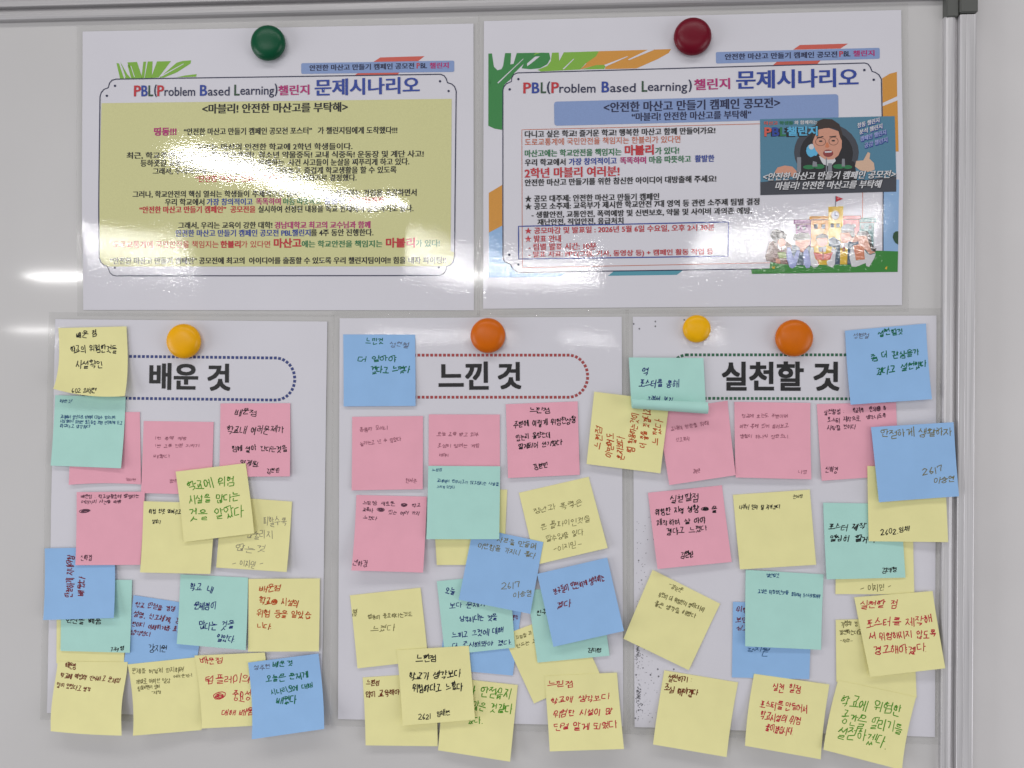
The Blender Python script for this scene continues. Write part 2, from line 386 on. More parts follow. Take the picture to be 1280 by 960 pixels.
# ---- poster with the yellow story panel
p1 = empty('laminated_poster', 'laminated landscape poster with olive yellow text panel, held by the dark green magnet', 'poster', 'laminated posters')
sheet_body(SP1, p1, 6.5)
S = SP1
leafA = [[(146.5, 79.5), (149.5, 79.8), (156, 99), (151, 99)], [(151.5, 78.5), (160, 93.5), (165, 99), (157.5, 99)],
         [(160, 78.6), (172, 78), (179, 98.6), (167, 98.8)], [(162, 80), (168, 99), (165, 99), (160.5, 83)], [(180, 77.8), (183.5, 77.6), (181, 98), (177.6, 98.4)],
         [(185.5, 77.5), (191.6, 77.3), (190.5, 98), (181.5, 98.3)], [(197, 77.4), (214.5, 77), (199, 97.5), (189.5, 98.2)], [(221.5, 79), (229, 76.8), (239.5, 76), (239, 80), (222, 91), (206, 97.6), (200, 97.8)],
         [(221, 97.4), (232, 95), (246.5, 93.2), (246, 96.6)]]
art_multi(S, p1, 'printed_leaf', leafA, IM('leaf'), 0.10)
art_multi(S, p1, 'printed_leaf_highlight', [[(201, 96), (230, 80), (230.6, 80.6), (203, 96.4)], [(152.5, 83), (153.2, 83), (158, 97), (157, 97)], [(164, 83), (165, 83), (169.5, 97), (168.6, 97)]], M_PAPER, 0.16)
art_multi(S, p1, 'printed_coral_bar', [[(467, 78), (475.7, 72.4), (531, 70.8), (523, 77)], [(443.6, 94.6), (450, 90.5), (501, 89.5), (497.4, 94.1)]], IM('coral'), 0.10)
art(S, p1, 'printed_title_strip', rrect((377, 79.6), (568, 76.4), (568, 90.5), (377, 93), 2.2), IM('pill'), 0.2)
texts(S, p1, [('안전한 마산고 만들기 캠페인 공모전', 387.5, 85.6, 518, 83, 7.6, 'navy'), ('P', 521.2, 83, 525, 82.9, 6.8, 'red'), ('BL', 526.2, 82.9, 534, 82.8, 6.4, 'navy'), ('챌린지', 537.5, 82.8, 561, 82.3, 7.4, 'magenta', .02)])
poster_title(S, p1, [(168.8, 177), (178, 185.5), (186.8, 192.2), (194, 196.8), (197.8, 205.8), (206.6, 244.8), (251, 259.6), (260.8, 287.8), (293.8, 300), (301, 343.3), (344.2, 347.2)], 114.5, 112.9,
             (348.6, 113.8, 387, 112.6, 12.6), (394.3, 110.3, 524.5, 106.8, 21))
out1 = [(146, 99.6)] + [(141, 101), (138, 104.5), (136.3, 110.4), (131, 112.5), (127.6, 116.5), (126.2, 121.5), (125, 322), (127, 328), (131, 331.5), (134.5, 332.6), (136.3, 336), (138.3, 341), (141.5, 344), (146, 345), (550, 344.6), (555, 342), (557.6, 338), (558.4, 333.4), (563, 331.5), (566.5, 328), (568.4, 320), (570.5, 114.5), (568.5, 109), (564.8, 105.6), (559.6, 104), (558, 99), (555.5, 95.4), (551, 93.5)]
line_art(S, p1, 'printed_frame_line', out1, 1.25, IM('navy'), 0.3, closed=True)
yp = [(128.2, 129.7), (564.9, 124.2), (563.6, 314), (567.6, 316), (567, 324), (563.5, 330.5), (557.5, 333), (134, 333.4), (128.5, 329), (125.8, 322), (126.6, 200)]
art(S, p1, 'printed_yellow_panel', yp, IM('olive'), 0.2)
dots_art(S, p1, [(144.8, 108), (134.7, 120.5), (550.3, 102.3), (561, 114.5), (144.4, 335), (548.8, 334.5)], 1.5, 'navy')
texts(S, p1, [
 ('<마블리! 안전한 마산고를 부탁해>', 254, 136.8, 435, 134.3, 12.2, 'black', .022),
 ('띵동!!!', 194, 165.4, 221.6, 165, 10, 'magenta', .03),
 ('“안전한 마산고 만들기 캠페인 공모전 포스터”', 231, 165.4, 390.4, 163.8, 9, 'black'), ('가 챌린지팀에게 도착했다!!!', 398, 163.7, 497, 163.3, 9, 'black'),
 ('우리는 마산의 안전한 학교에 2학년 학생들이다.', 247, 184.6, 441, 183.4, 8.6, 'black'),
 ('최근, 학교주변 묻지마 폭행! 학교폭력!', 160, 195.4, 318, 194.3, 8.8, 'black'), ('청소년 약물중독! 교내 식중독! 운동장 및 계단 사고!', 324, 194.2, 530, 193, 8.8, 'black'),
 ('등하굣길 교통사고! 등 우리학교 안전을 방해하는', 177.3, 204.8, 356, 203.8, 8.8, 'black'), ('사건 사고들이 눈살을 찌푸리게 하고 있다.', 361, 203.7, 512, 202.6, 8.8, 'black'),
 ('그래서, 우리학교에서는 학생들이 안전하게 마음놓고', 192.6, 214.9, 376, 213.6, 8.8, 'black'), ('즐겁게 학교생활을 할 수 있도록', 381, 213.5, 496, 212.7, 8.8, 'black'),
 ('“안전한 마산고 만들기 캠페인”', 245.4, 224.2, 356, 223.2, 8.6, 'red'), ('을 실시하기로 결정했다.', 360, 223.1, 446.2, 222.4, 8.6, 'black'),
 ('그러나, 학교안전의 핵심 열쇠는 학생들이', 167.6, 243.9, 312, 242.9, 9, 'black'), ('주체적으로 참여하고 스스로 실천하는 것임을 공감하면서', 316.3, 242.8, 521.2, 241.2, 9, 'black'),
 ('우리 학교에서', 207.8, 253.3, 256.5, 253, 8.8, 'black'), ('가장 창의적이고', 259.6, 253, 316.5, 252.5, 8.8, 'blue'), ('똑똑하며', 321, 252.4, 351.5, 252.2, 8.8, 'magenta'),
 ('마음 따뜻하고', 355, 252.2, 402, 251.7, 8.8, 'green'), ('활발한', 406, 251.6, 432, 251.4, 8.8, 'blue'), ('2학년들에게', 435.5, 251.4, 479.5, 250.8, 8.8, 'red'),
 ('“안전한 마산고 만들기 캠페인”', 176, 263, 283.4, 262.2, 8.8, 'red', .02), ('공모전을', 289, 262.2, 320, 262, 8.6, 'red', .02), ('실시하여 선정된 내용을 학교 전체에서 실천하기로 했다.', 323.6, 262, 517.3, 260.9, 8.8, 'black'),
 ('그래서, 우리는 교육이 강한 대학!', 224, 282.4, 341, 281.9, 9, 'black'), ('경남대학교 최고의 교수님과 함께', 344, 281.8, 463.3, 281.2, 9, 'magenta', .02),
 ('안전한 마산고 만들기 캠페인 공모전 PBL챌린지', 220.6, 292, 388.6, 291.2, 8.8, 'blue'), ('를 4주 동안 진행한다.', 389.2, 291.2, 467, 290.8, 8.8, 'black'),
 ('도로교통계에 국민안전을 책임지는', 142.8, 306.1, 273.8, 305.7, 8.8, 'red', .008), ('한블리', 276.5, 305.7, 301.2, 305.6, 8.8, 'red', .03), ('가 있다면', 302, 305.6, 338.2, 305.5, 8.6, 'red', .008),
 ('마산고', 343, 304.2, 377, 304, 11.6, 'red', .03), ('에는 학교안전을 책임지는', 377.8, 305.2, 478.2, 304.9, 8.8, 'green'), ('마블리', 483, 303.8, 518.8, 303.6, 11.8, 'red', .03), ('가 있다!', 520, 304.6, 550, 304.4, 8.8, 'green'),
 ('“안전한 마산고 만들기 캠페인” 공모전에 최고의', 138.7, 326.5, 306, 325.9, 8.6, 'black', .018), ('아이디어를 출품할 수 있도록 우리 챌린지팀이여!! 힘을 내자 파이팅!!', 312, 325.9, 557.7, 325.4, 8.6, 'black', .018)])
place(p1, (0.0 + SP1.c[0][0] * MM, 0, SP1.c[3][1] * MM))

# ---- poster with the campaign photo and the school picture
p2 = empty('laminated_poster', 'laminated landscape poster with a man in glasses and a school, under the red magnet', 'poster', 'laminated posters')
sheet_body(SP2, p2, 6.5)
S = SP2
dk = [[(610.6, 67.6), (615, 67.4), (617.5, 84), (622, 88.5), (627, 87), (629, 83), (631.5, 67), (639, 67), (638, 81), (642, 80.5), (646, 67), (670, 66.6), (655, 80), (643, 92), (638, 100), (631, 106), (628.6, 112), (627.9, 163.2), (618, 161.5), (610.6, 158)],
      [(655, 80), (666, 70), (676, 66.5), (686.5, 66.7), (688, 74), (684, 81), (675, 86), (663, 87.2), (652, 86)],
      [(610.6, 101), (614.5, 98), (615.5, 106), (610.6, 112)]]
art_multi(S, p2, 'printed_dark_green_leaf', dk, IM('darkleaf'), 0.12)
lt = [[(668, 66.6), (676, 66.6), (672, 71), (665, 74)], [(684, 83), (688.5, 77), (690, 66.5), (698.5, 66.3), (699, 77), (704.8, 66), (722, 65.6), (748.5, 64.7), (745, 71), (732, 80), (725, 87.6), (676, 90), (672, 88)], [(727, 87.5), (745, 82), (758, 81.8), (755, 87)]]
art_multi(S, p2, 'printed_light_green_leaf', lt, IM('leaf'), 0.10)
oc = [[(721, 65.6), (748, 64.7), (838.6, 62), (835.5, 67), (822, 74.5), (795.5, 86.2), (756, 87.2), (757.5, 82.2), (745, 82), (725, 87.6), (733, 80), (716, 75)],
      [(1101.6, 99), (1111, 93.2), (1120, 90.9), (1120, 121.6), (1101.8, 130)], [(1101.8, 134), (1120.2, 126.8), (1121, 191), (1101.8, 191)], [(611.2, 241.8), (627.9, 231.8), (627.9, 282.3), (611.2, 291)]]
art_multi(S, p2, 'printed_orange_leaf', oc, IM('ochre'), 0.08)
art_multi(S, p2, 'printed_leaf_highlight', [[(786, 76), (818, 62.8), (810, 62.8), (785, 75)], [(755, 82), (784, 71), (785, 71.4), (757, 84)], [(622, 104), (654, 74), (654.5, 74.4), (623, 105)], [(703, 87.2), (717, 74), (717.8, 74.4), (705, 87.2)], [(659, 80), (669, 71.4), (675, 71), (664, 80), (659, 83.5)]], M_PAPER, 0.2)
bl = [[(611.2, 291), (627.9, 282.5), (627.9, 325), (638, 331), (648, 341.5), (706.8, 341.5), (700, 346), (611.2, 347.2)], [(1102.6, 225), (1121.5, 226), (1121.5, 315.6), (1102.6, 314.5)]]
art_multi(S, p2, 'printed_sky_blue_area', bl, IM('sky'), 0.08)
art(S, p2, 'printed_teal_bar', [(759.6, 344.9), (767, 339.4), (853.4, 338.2), (846, 343.7)], IM('teal'), 0.1)
art_multi(S, p2, 'printed_coral_bar', [[(990.8, 62.9), (999.2, 57), (1059.4, 55.3), (1049.9, 61.4)], [(964.9, 82.9), (970.5, 78), (1025, 76.5), (1020.3, 81.6)]], IM('coral'), 0.10)
art(S, p2, 'printed_title_strip', rrect((894.4, 65.9), (1098.8, 60.6), (1098.8, 74.3), (894.6, 80.3), 2.2), IM('pill'), 0.2)
texts(S, p2, [('안전한 마산고 만들기 캠페인 공모전', 905.8, 71.9, 1045.7, 68.7, 7.8, 'navy'), ('P', 1048.4, 68.4, 1053, 68.3, 7, 'red'), ('BL', 1054, 68.3, 1062, 68.1, 6.6, 'navy'), ('챌린지', 1065.7, 67.9, 1092, 67.2, 7.6, 'magenta', .02)])
poster_title(S, p2, [(654.5, 663.6), (665.2, 674.1), (676.2, 682.4), (684, 687.6), (689.5, 698.4), (699.2, 744.4), (752.2, 761.2), (762.5, 794.4), (802.2, 808.6), (809.4, 858.7), (860.6, 864)], 110.8, 108.2,
             (867.4, 106.9, 911.7, 105.3, 14), (920, 101, 1071.6, 97.6, 23.5))
out2 = [(646.7, 91.8), (642, 94), (639.8, 98), (639.3, 102.6), (633, 105.5), (629.8, 109.5), (628.8, 114), (628.8, 320), (629.5, 325), (631.3, 327.5), (638, 330.4), (641, 336), (647.3, 340.6), (961, 336.3), (1102, 334.4), (1102.6, 313), (1100.5, 100.2), (1097.5, 94.5), (1093, 91.5), (1089, 90.4), (1087, 85), (1084, 81), (1080, 79.7)]
line_art(S, p2, 'printed_frame_line', out2, 1.2, IM('navy'), 0.24, closed=True)
dots_art(S, p2, [(648, 99.6), (637.2, 112.4), (1079.4, 88.6), (1091, 100.8), (636.6, 318.8), (648, 331)], 1.6, 'navy')
art(S, p2, 'printed_blue_title_panel', rrect((692.5, 127.8), (1046.7, 118.8), (1046.9, 149.5), (693, 157.9), 4), IM('pill'), 0.2)
line_art(S, p2, 'printed_orange_box_line', [(652.4, 162.9), (1076, 153), (1076.9, 326.5), (653, 334.8)], 0.7, IM('orange'), 0.2, closed=True)
line_art(S, p2, 'printed_navy_box_line', [(648.2, 283.2), (910, 278), (909.6, 320.5), (648.4, 324)], 1.3, IM('blue'), 0.3, closed=True)
texts(S, p2, [
 ('<안전한 마산고 만들기 캠페인 공모전>', 754.7, 135.1, 974, 129.5, 13, 'navy', .016), ('“마블리! 안전한 마산고를 부탁해”', 789.5, 147.1, 938, 144.1, 10.4, 'navy', .014),
 ('다니고 싶은 학교! 즐거운 학교! 행복한 마산고 함께 만들어가요!', 656.2, 168.6, 893.3, 164, 8.8, 'black'),
 ('도로교통계에 국민안전을 책임지는 한블리가 있다면', 656.2, 178.4, 849.9, 174.9, 8.8, 'orange', .008),
 ('마산고에는 학교안전을 책임지는', 656.2, 192.6, 776.4, 190.5, 9, 'green'), ('마블리', 781, 188.8, 816.5, 187.9, 12.5, 'red', .03), ('가 있다!', 818.6, 189.6, 848.2, 189, 9, 'green'),
 ('우리 학교에서', 656.2, 203.9, 706.8, 203, 8.8, 'black'), ('가장 창의적이고', 711, 202.9, 770.5, 201.6, 8.8, 'blue'), ('똑똑하며', 775, 201.5, 807, 200.9, 8.8, 'magenta', .02), ('마음 따뜻하고', 811.2, 200.7, 863, 199.6, 8.8, 'green'), ('활발한', 868, 199.4, 892, 198.9, 8.8, 'blue'),
 ('2학년 마블리 여러분!', 656.2, 217.2, 773.9, 214.5, 13, 'red', .02),
 ('안전한 마산고 만들기를 위한 참신한 아이디어 대방출해 주세요!', 656.2, 229, 894.4, 224.3, 8.8, 'black'),
 ('★ 공모 대주제: 안전한 마산고 만들기 캠페인', 656.2, 249, 823.5, 246.2, 8.8, 'black'),
 ('★ 공모 소주제: 교육부가 제시한 학교안전 7대 영역 등 관련 소주제 팀별 결정', 656.2, 258.5, 948.2, 252.6, 8.8, 'black'),
 ('- 생활안전, 교통안전, 폭력예방 및 신변보호, 약물 및 사이버 과의존 예방,', 664.6, 269, 939, 264, 8.8, 'black'),
 ('재난안전, 직업안전, 응급처치', 672, 278.2, 779, 276.2, 8.4, 'black'),
 ('★ 공모마감 및 발표일 : 2026년 5월 6일 수요일, 오후 2시 30분', 656.2, 289, 892.3, 284.6, 8.8, 'red', .01),
 ('★ 발표 안내', 656.2, 298.9, 701, 298.3, 8.8, 'red', .01), ('- 팀별 발표 시간: 10분', 660.8, 309, 745.2, 307.8, 8.8, 'red', .01),
 ('- 발표 자료: PPT(그림, 기사, 동영상 등) + 캠페인 활동 작업 등', 660.8, 318.9, 891, 315.2, 8.8, 'red', .01)])
# --- illustration: school and students (px = x/6.737+940, y/6.737+240)
def Q(pts): return [(x / 6.737 + 940, y / 6.737 + 240) for x, y in pts]
def qa(name, polys, c, off): return art_multi(S, p2, name, [Q(p) for p in polys], IM(c), off)
qa('printed_lawn', [[(-10, 655), (145, 645), (150, 592), (700, 560), (1045, 497), (1222, 503), (1220, 675), (-5, 692)]], 'grass', 0.30)
qa('printed_school_purple_wing', [[(345, 238), (492, 234), (492, 560), (362, 560), (362, 274), (345, 274)]], 'purple', 0.34)
qa('printed_school_orange_wing', [[(476, 210), (634, 208), (634, 560), (490, 560), (490, 238), (476, 238)]], 'ochre', 0.36)
qa('printed_school_pink_wing', [[(755, 206), (908, 204), (906, 235), (895, 236), (895, 560), (755, 560)]], 'pink', 0.36)
qa('printed_school_teal_wing', [[(893, 226), (1036, 222), (1036, 260), (1017, 262), (1017, 540), (893, 560)]], 'tealdark', 0.34)
qa('printed_school_clock_tower', [[(634, 130), (758, 126), (758, 560), (634, 560)]], 'yellow', 0.40)
qa('printed_roof_shade_line', [[(362, 272), (490, 270), (490, 278), (362, 280)], [(490, 236), (634, 234), (634, 241), (490, 243)], [(755, 234), (897, 232), (897, 239), (755, 241)], [(895, 260), (1017, 258), (1017, 265), (895, 267)]], 'brown', 0.42)
qa('printed_clock_face', [ell(691, 201, 37, 40, 20)], 'cream', 0.43)
qa('printed_clock_dial', [ell(691, 201, 30, 33, 20)], 'white', 0.46)
qa('printed_clock_hands', [[(687, 174), (692, 174), (693, 202), (712, 203), (712, 209), (687, 208)]], 'navy', 0.49)
qa('printed_flagpole', [[(692, 42), (697, 42), (697, 128), (692, 128)]], 'slate', 0.42)
qa('printed_flag', [[(697, 42), (756, 64), (697, 90)]], 'red', 0.42)
qa('printed_window', [[(x, y), (x + wd, y), (x + wd, y + hg), (x, y + hg)] for x, y, wd, hg in ((515, 276, 30, 38), (578, 276, 30, 38), (654, 271, 27, 32), (702, 271, 27, 32), (835, 276, 28, 30), (910, 286, 24, 30), (972, 288, 24, 30), (372, 292, 24, 30), (420, 292, 24, 30))], 'darkgrey', 0.44)
qa('printed_arched_door', [ell(710, 395, 38, 42, 16)], 'yellow', 0.46)
qa('printed_tree_crown', [[(1222, 335), (1200, 336), (1182, 352), (1175, 385), (1185, 412), (1198, 432), (1222, 447)]], 'dgreen', 0.34)
# five students with elbows on the lawn
qa('printed_student_jacket', [[(190, 405), (250, 395), (330, 450), (330, 615), (220, 606), (118, 583), (108, 545), (140, 430)]], 'brown', 0.50)
qa('printed_student_dark_top', [[(300, 450), (470, 450), (500, 470), (500, 620), (300, 620)], [(640, 400), (680, 380), (740, 420), (740, 613), (640, 613)], [(800, 420), (900, 420), (880, 560), (850, 613), (795, 613)]], 'slate', 0.48)
qa('printed_student_lilac_sleeve', [[(290, 470), (318, 470), (345, 560), (372, 490), (400, 500), (362, 630), (335, 645), (312, 635), (285, 560)], [(425, 500), (462, 480), (478, 540), (492, 610), (480, 640), (452, 643), (432, 610)]], 'lilac', 0.54)
qa('printed_student_vest', [[(500, 470), (560, 455), (630, 455), (700, 475), (650, 615), (540, 615)], [(735, 450), (800, 448), (795, 612), (735, 612)]], 'yellow', 0.52)
qa('printed_student_white_sleeve', [[(480, 490), (512, 465), (522, 560), (562, 600), (548, 630), (515, 640), (490, 620)], [(700, 490), (668, 462), (655, 560), (622, 590), (632, 622), (672, 640), (692, 610)],
    [(845, 455), (822, 480), (815, 560), (832, 630), (870, 632), (950, 600), (945, 570), (868, 580)], [(935, 490), (962, 520), (985, 535), (1033, 520), (1022, 560), (980, 633), (955, 625), (942, 560)], [(740, 435), (800, 432), (802, 480), (770, 470), (738, 480)], [(205, 440), (270, 432), (280, 470), (240, 500), (215, 480)], [(552, 470), (620, 462), (615, 505), (560, 505)]], 'white', 0.56)
qa('printed_student_orange_vest', [[(843, 455), (905, 440), (940, 475), (945, 570), (862, 578)]], 'vest', 0.55)
qa('printed_student_face', [ell(244, 430, 34, 38, 14), [(357, 410), (480, 400), (482, 445), (445, 480), (425, 510), (405, 508), (392, 470), (360, 450)], ell(586, 418, 45, 46, 16), [(735, 350), (812, 340), (815, 400), (800, 430), (745, 432)], ell(850, 395, 42, 34, 12),
    [(885, 350), (965, 345), (985, 420), (1010, 480), (1030, 510), (985, 530), (930, 470), (890, 440)], [(195, 560), (232, 570), (236, 606), (196, 600)], [(545, 560), (560, 605), (548, 612)]], 'skin', 0.58)
qa('printed_student_hair', [[(150, 370), (165, 330), (205, 320), (255, 335), (290, 365), (285, 410), (262, 395), (215, 395), (200, 440), (178, 420)], [(340, 400), (355, 360), (410, 345), (470, 350), (497, 400), (480, 405), (360, 412)],
    [(530, 420), (535, 375), (585, 352), (635, 372), (640, 420), (625, 390), (545, 392)], [(745, 350), (740, 300), (790, 275), (845, 285), (860, 380), (835, 392), (812, 345)], [(870, 370), (885, 335), (960, 335), (992, 380), (1000, 440), (1022, 480), (1040, 475), (1030, 508), (998, 500), (965, 400), (955, 372), (890, 375)]], 'hair', 0.60)
qa('printed_cap', [[(745, 325), (755, 285), (800, 272), (845, 285), (855, 330)]], 'grey', 0.64)
qa('printed_red_book', [[(510, 510), (590, 526), (675, 510), (652, 572), (592, 578), (535, 572)]], 'coral', 0.62)
qa('printed_green_book', [[(208, 512), (275, 508), (290, 560), (225, 560)]], 'lightgreen', 0.60)
qa('printed_tie', [[(762, 445), (770, 445), (776, 495), (766, 506), (756, 495)], [(586, 480), (591, 480), (594, 510), (584, 510)], [(588, 512), (596, 512), (596, 576), (588, 576)], [(240, 470), (246, 470), (248, 500), (238, 500)]], 'lips', 0.66)
qa('printed_flower', [[(165, 625), (178, 635), (190, 622), (186, 648), (170, 648)], [(1112, 650), (1118, 635), (1132, 628), (1128, 655)]], 'yellow', 0.5)
# --- campaign photo panel (px = x/7.2727+945, y/7.2727+145)
def Rr(pts): return [(x / 7.2727 + 945, y / 7.2727 + 145) for x, y in pts]
def ra(name, polys, c, off): return art_multi(S, p2, name, [Rr(p) for p in polys], IM(c), off)
ra('printed_photo_panel', [[(30, 38), (1247, 12), (1258, 697), (32, 727)]], 'photo', 0.30)
ra('printed_photo_desk', [[(31, 610), (300, 585), (640, 600), (1000, 590), (1257, 560), (1258, 697), (32, 727)]], 'darkgrey', 0.36)
ra('printed_chair_back', [ell(628, 340, 292, 262, 28)], 'darkgrey', 0.40)
ra('printed_chair_lining', [ell(628, 350, 240, 215, 24)], 'suit', 0.43)
ra('printed_globe', [ell(500, 325, 55, 62, 14)], 'cyan', 0.45); ra('printed_globe_glint', [ell(492, 290, 24, 26, 10)], 'white', 0.47)
ra('printed_suit', [[(350, 600), (370, 440), (520, 370), (640, 400), (740, 370), (880, 430), (905, 600)]], 'suit', 0.49)
ra('printed_shirt', [[(560, 375), (700, 385), (712, 420), (660, 470), (600, 450), (580, 420)]], 'white', 0.51)
ra('printed_face', [[(508, 190), (540, 140), (640, 115), (740, 150), (768, 220), (765, 300), (735, 370), (690, 405), (620, 408), (575, 380), (530, 320), (505, 260)]], 'skin', 0.54)
ra('printed_hair', [[(505, 240), (498, 190), (545, 60), (600, 36), (680, 40), (745, 85), (772, 170), (770, 240), (752, 205), (735, 140), (690, 118), (600, 122), (560, 130), (530, 180)]], 'hair', 0.57)
ra('printed_brow', [[(540, 205), (600, 192), (602, 202), (542, 216)], [(655, 196), (715, 190), (718, 200), (657, 206)]], 'hair', 0.57)
for e in ((575, 245, 46, 36), (692, 240, 42, 36)):
    line_art(S, p2, 'printed_glasses_rim', Rr(ell(*e, 18)), 0.55, IM('brown'), 0.60, closed=True)
ra('printed_eye', [ell(577, 240, 17, 8, 10), ell(690, 236, 17, 8, 10)], 'hair', 0.59)
ra('printed_nose_shade', [[(625, 255), (640, 250), (655, 290), (640, 300), (615, 296)]], 'vest', 0.57)
ra('printed_mouth', [ell(643, 350, 46, 34, 16)], 'lips', 0.60); ra('printed_teeth', [[(610, 332), (678, 328), (672, 342), (616, 346)]], 'white', 0.62)
ra('printed_left_hand', [[(160, 520), (185, 478), (250, 460), (320, 470), (358, 510), (350, 560), (200, 560)]], 'skin', 0.50)
ra('printed_raised_hand', [[(885, 470), (895, 420), (960, 415), (1000, 340), (1022, 350), (1015, 400), (1055, 440), (1062, 500), (1000, 520), (930, 505)]], 'cream', 0.50)
ra('printed_model_tower', [[(362, 520), (362, 385), (398, 385), (398, 520)], [(622, 520), (622, 390), (632, 390), (632, 520)], [(640, 520), (642, 440), (676, 440), (678, 520)], [(500, 470), (505, 420), (540, 430), (545, 470)], [(765, 470), (768, 400), (792, 400), (795, 470)]], 'grey', 0.56)
ra('printed_model_tree', [ell(470, 475, 55, 20, 12), ell(560, 470, 50, 22, 12), ell(740, 470, 55, 22, 12), ell(820, 475, 40, 18, 12)], 'green', 0.55)
def rt(t, x0, y0, x1, y1, h, c, off, bold=.02, sh=0.0): print_text(S, p2, t, x0 / 7.2727 + 945, y0 / 7.2727 + 145, x1 / 7.2727 + 945, y1 / 7.2727 + 145, h / 7.2727, c, off, bold, sh)
for dx, dy, o_, dark in ((4, 5, 0.62, True), (0, 0, 0.66, False)):
    rt('PBL챌린지', 66 + dx, 155 + dy, 548 + dx, 146 + dy, 88 if dark else 80, 'suit', 0.60, .06) if dark else None
rt('P', 70, 155, 130, 154, 78, 'coral', .66, .03); rt('B', 140, 154, 200, 153, 78, 'blue', .66, .03); rt('L', 212, 153, 262, 152, 78, 'green', .66, .03); rt('챌린지', 274, 150, 546, 146, 82, 'cyan', .66, .03)
rt('마산고', 66, 76, 188, 74, 36, 'coral', .66); rt('학생들', 205, 74, 330, 72, 34, 'green', .66); rt('와 함께하는', 340, 70, 546, 66, 36, 'white', .66)
for k, (t, x0, y0, x1, y1, h, c) in enumerate([('창통 챌린지', 908, 100, 1112, 45, 44, 'white'), ('분석 챌린지', 925, 160, 1138, 100, 44, 'white'), ('캠페인 챌린지', 932, 222, 1170, 155, 44, 'lilac'), ('공감 챌린지', 968, 282, 1182, 222, 44, 'lilac')]):
    rt(t, x0 + 5, y0 + 7, x1 + 5, y1 + 7, h, 'blue', .60, .05, .3); rt(t, x0, y0, x1, y1, h, c, .66, .02, .3)
for d, c, o_ in ((4, 'suit', .72), (0, 'white', .78)):
    rt('<안전한 마산고 만들기 캠페인 공모전>', 55 + d, 562 + d, 1250 + d, 540 + d, 72, c, o_, .035 if d else .018, .3)
    rt('마블리! 안전한 마산고를 부탁해', 165 + d, 645 + d, 1130 + d, 628 + d, 72, c, o_, .035 if d else .018, .3)
place(p2, (SP2.c[0][0] * MM, 0, SP2.c[3][1] * MM))

# ================================================================== the three tall header sheets
def dotted(S, root, pxpath, colr, r=1.75, step=5.32):
    P = [Vector(p) for p in pxpath]; acc = 0; out = []; 
    for i in range(len(P) - 1):
        L = (P[i + 1] - P[i]).length; t = -acc if acc else 0
        s = (step - acc) if acc else 0
        while s <= L:
            q = P[i] + (P[i + 1] - P[i]) * (s / L); a = (P[i + 1] - P[i]).normalized() * r; b = Vector((-a.y, a.x))
            out.append([tuple(q - a - b), tuple(q + a - b), tuple(q + a + b), tuple(q - a + b)]); s += step
        acc = (L - (s - step)) % step
    o = art_multi(S, root, 'printed_dotted_border', out, IM(colr), 0.2, join=True, step=60); o['kind'] = 'stuff'
def rim_path(x0, x1, yt0, yt1, yb0, yb1, r):
    """stadium outline given slightly sloping top and bottom"""
    return [(x0 + r, yt0)] + [(x1 - r, yt1)] + [(x1 - r + r * math.sin(math.radians(a)), (yt1 + yb1) / 2 - (yb1 - yt1) / 2 * math.cos(math.radians(a))) for a in range(8, 180, 8)] + [(x1 - r, yb1), (x0 + r, yb0)] + [(x0 + r - r * math.sin(math.radians(a)), (yt0 + yb0) / 2 + (yb0 - yt0) / 2 * math.cos(math.radians(a))) for a in range(8, 180, 8)] + [(x0 + r, yt0)]
def header(S, label, border, path, words, magnet):
    r_ = empty('laminated_sheet', label, 'sheet', 'tall laminated sheets under the posters')
    sheet_body(S, r_, 7.5)
    dotted(S, r_, path, border)
    for w_ in words: print_text(S, r_, *w_, 'black', off=0.3, bold=0.031, name='printed_heading')
    return r_
s1 = header(SS1, 'left tall laminated sheet with the blue dotted heading 배운 것 under sticky notes', 'dotblue', rim_path(92, 369, 445, 447.5, 497.3, 500, 24), [('배운', 188, 470.3, 247.6, 471, 32.5), ('것', 260.5, 471.5, 288, 471.7, 33)], None)
s2 = header(SS2, 'middle tall laminated sheet with the red dotted heading 느낀 것 under sticky notes', 'dotred', rim_path(452, 734.5, 444, 444, 496.5, 496.5, 24), [('느낀', 549, 470, 610.2, 469.5, 34), ('것', 623, 469.7, 651, 469.5, 33)], None)
s3 = header(SS3, 'right tall laminated sheet with the green dotted heading 실천할 것 under sticky notes', 'dotgreen', rim_path(835, 1125, 443.6, 443.6, 497.8, 498.6, 24), [('실천할', 902.5, 470, 1003.5, 470.2, 35.5), ('것', 1017, 470.3, 1048, 470.5, 35.5)], None)
rs = random.Random(9); sp = []
for i in range(190):
    y = 640 + 262 * rs.random() ** 0.7; x = 795 + min(abs(rs.gauss(0, 17)), 110); r = rs.choice([.35, .45, .5, .6, .95] if rs.random() < .25 else [.3, .35, .45])
    sp.append(ell(x, y, r, r * rs.uniform(.8, 1.3), 6))
for (x, y) in [(822, 836), (795, 843), (823, 845), (794, 897), (842, 836), (819, 402), (819, 408), (792, 405), (799, 411), (798, 887), (813, 843), (855, 400)]: sp.append(ell(x, y, 1.0, 1.2, 8))
for i in range(60): sp.append(ell(798 + rs.gauss(0, 1.4), 872 + rs.gauss(0, 7), .55, .8, 6)); sp.append(ell(797 + rs.gauss(0, 1.2), 816 + rs.gauss(0, 9), .5, .7, 6))
o = art_multi(SS3, s3, 'toner_specks', sp, IM('speck'), 0.2, step=60, join=True); o['kind'] = 'stuff'
for r_, Sx in ((s1, SS1), (s2, SS2), (s3, SS3)): place(r_, (Sx.c[0][0] * MM, 0, Sx.c[3][1] * MM))
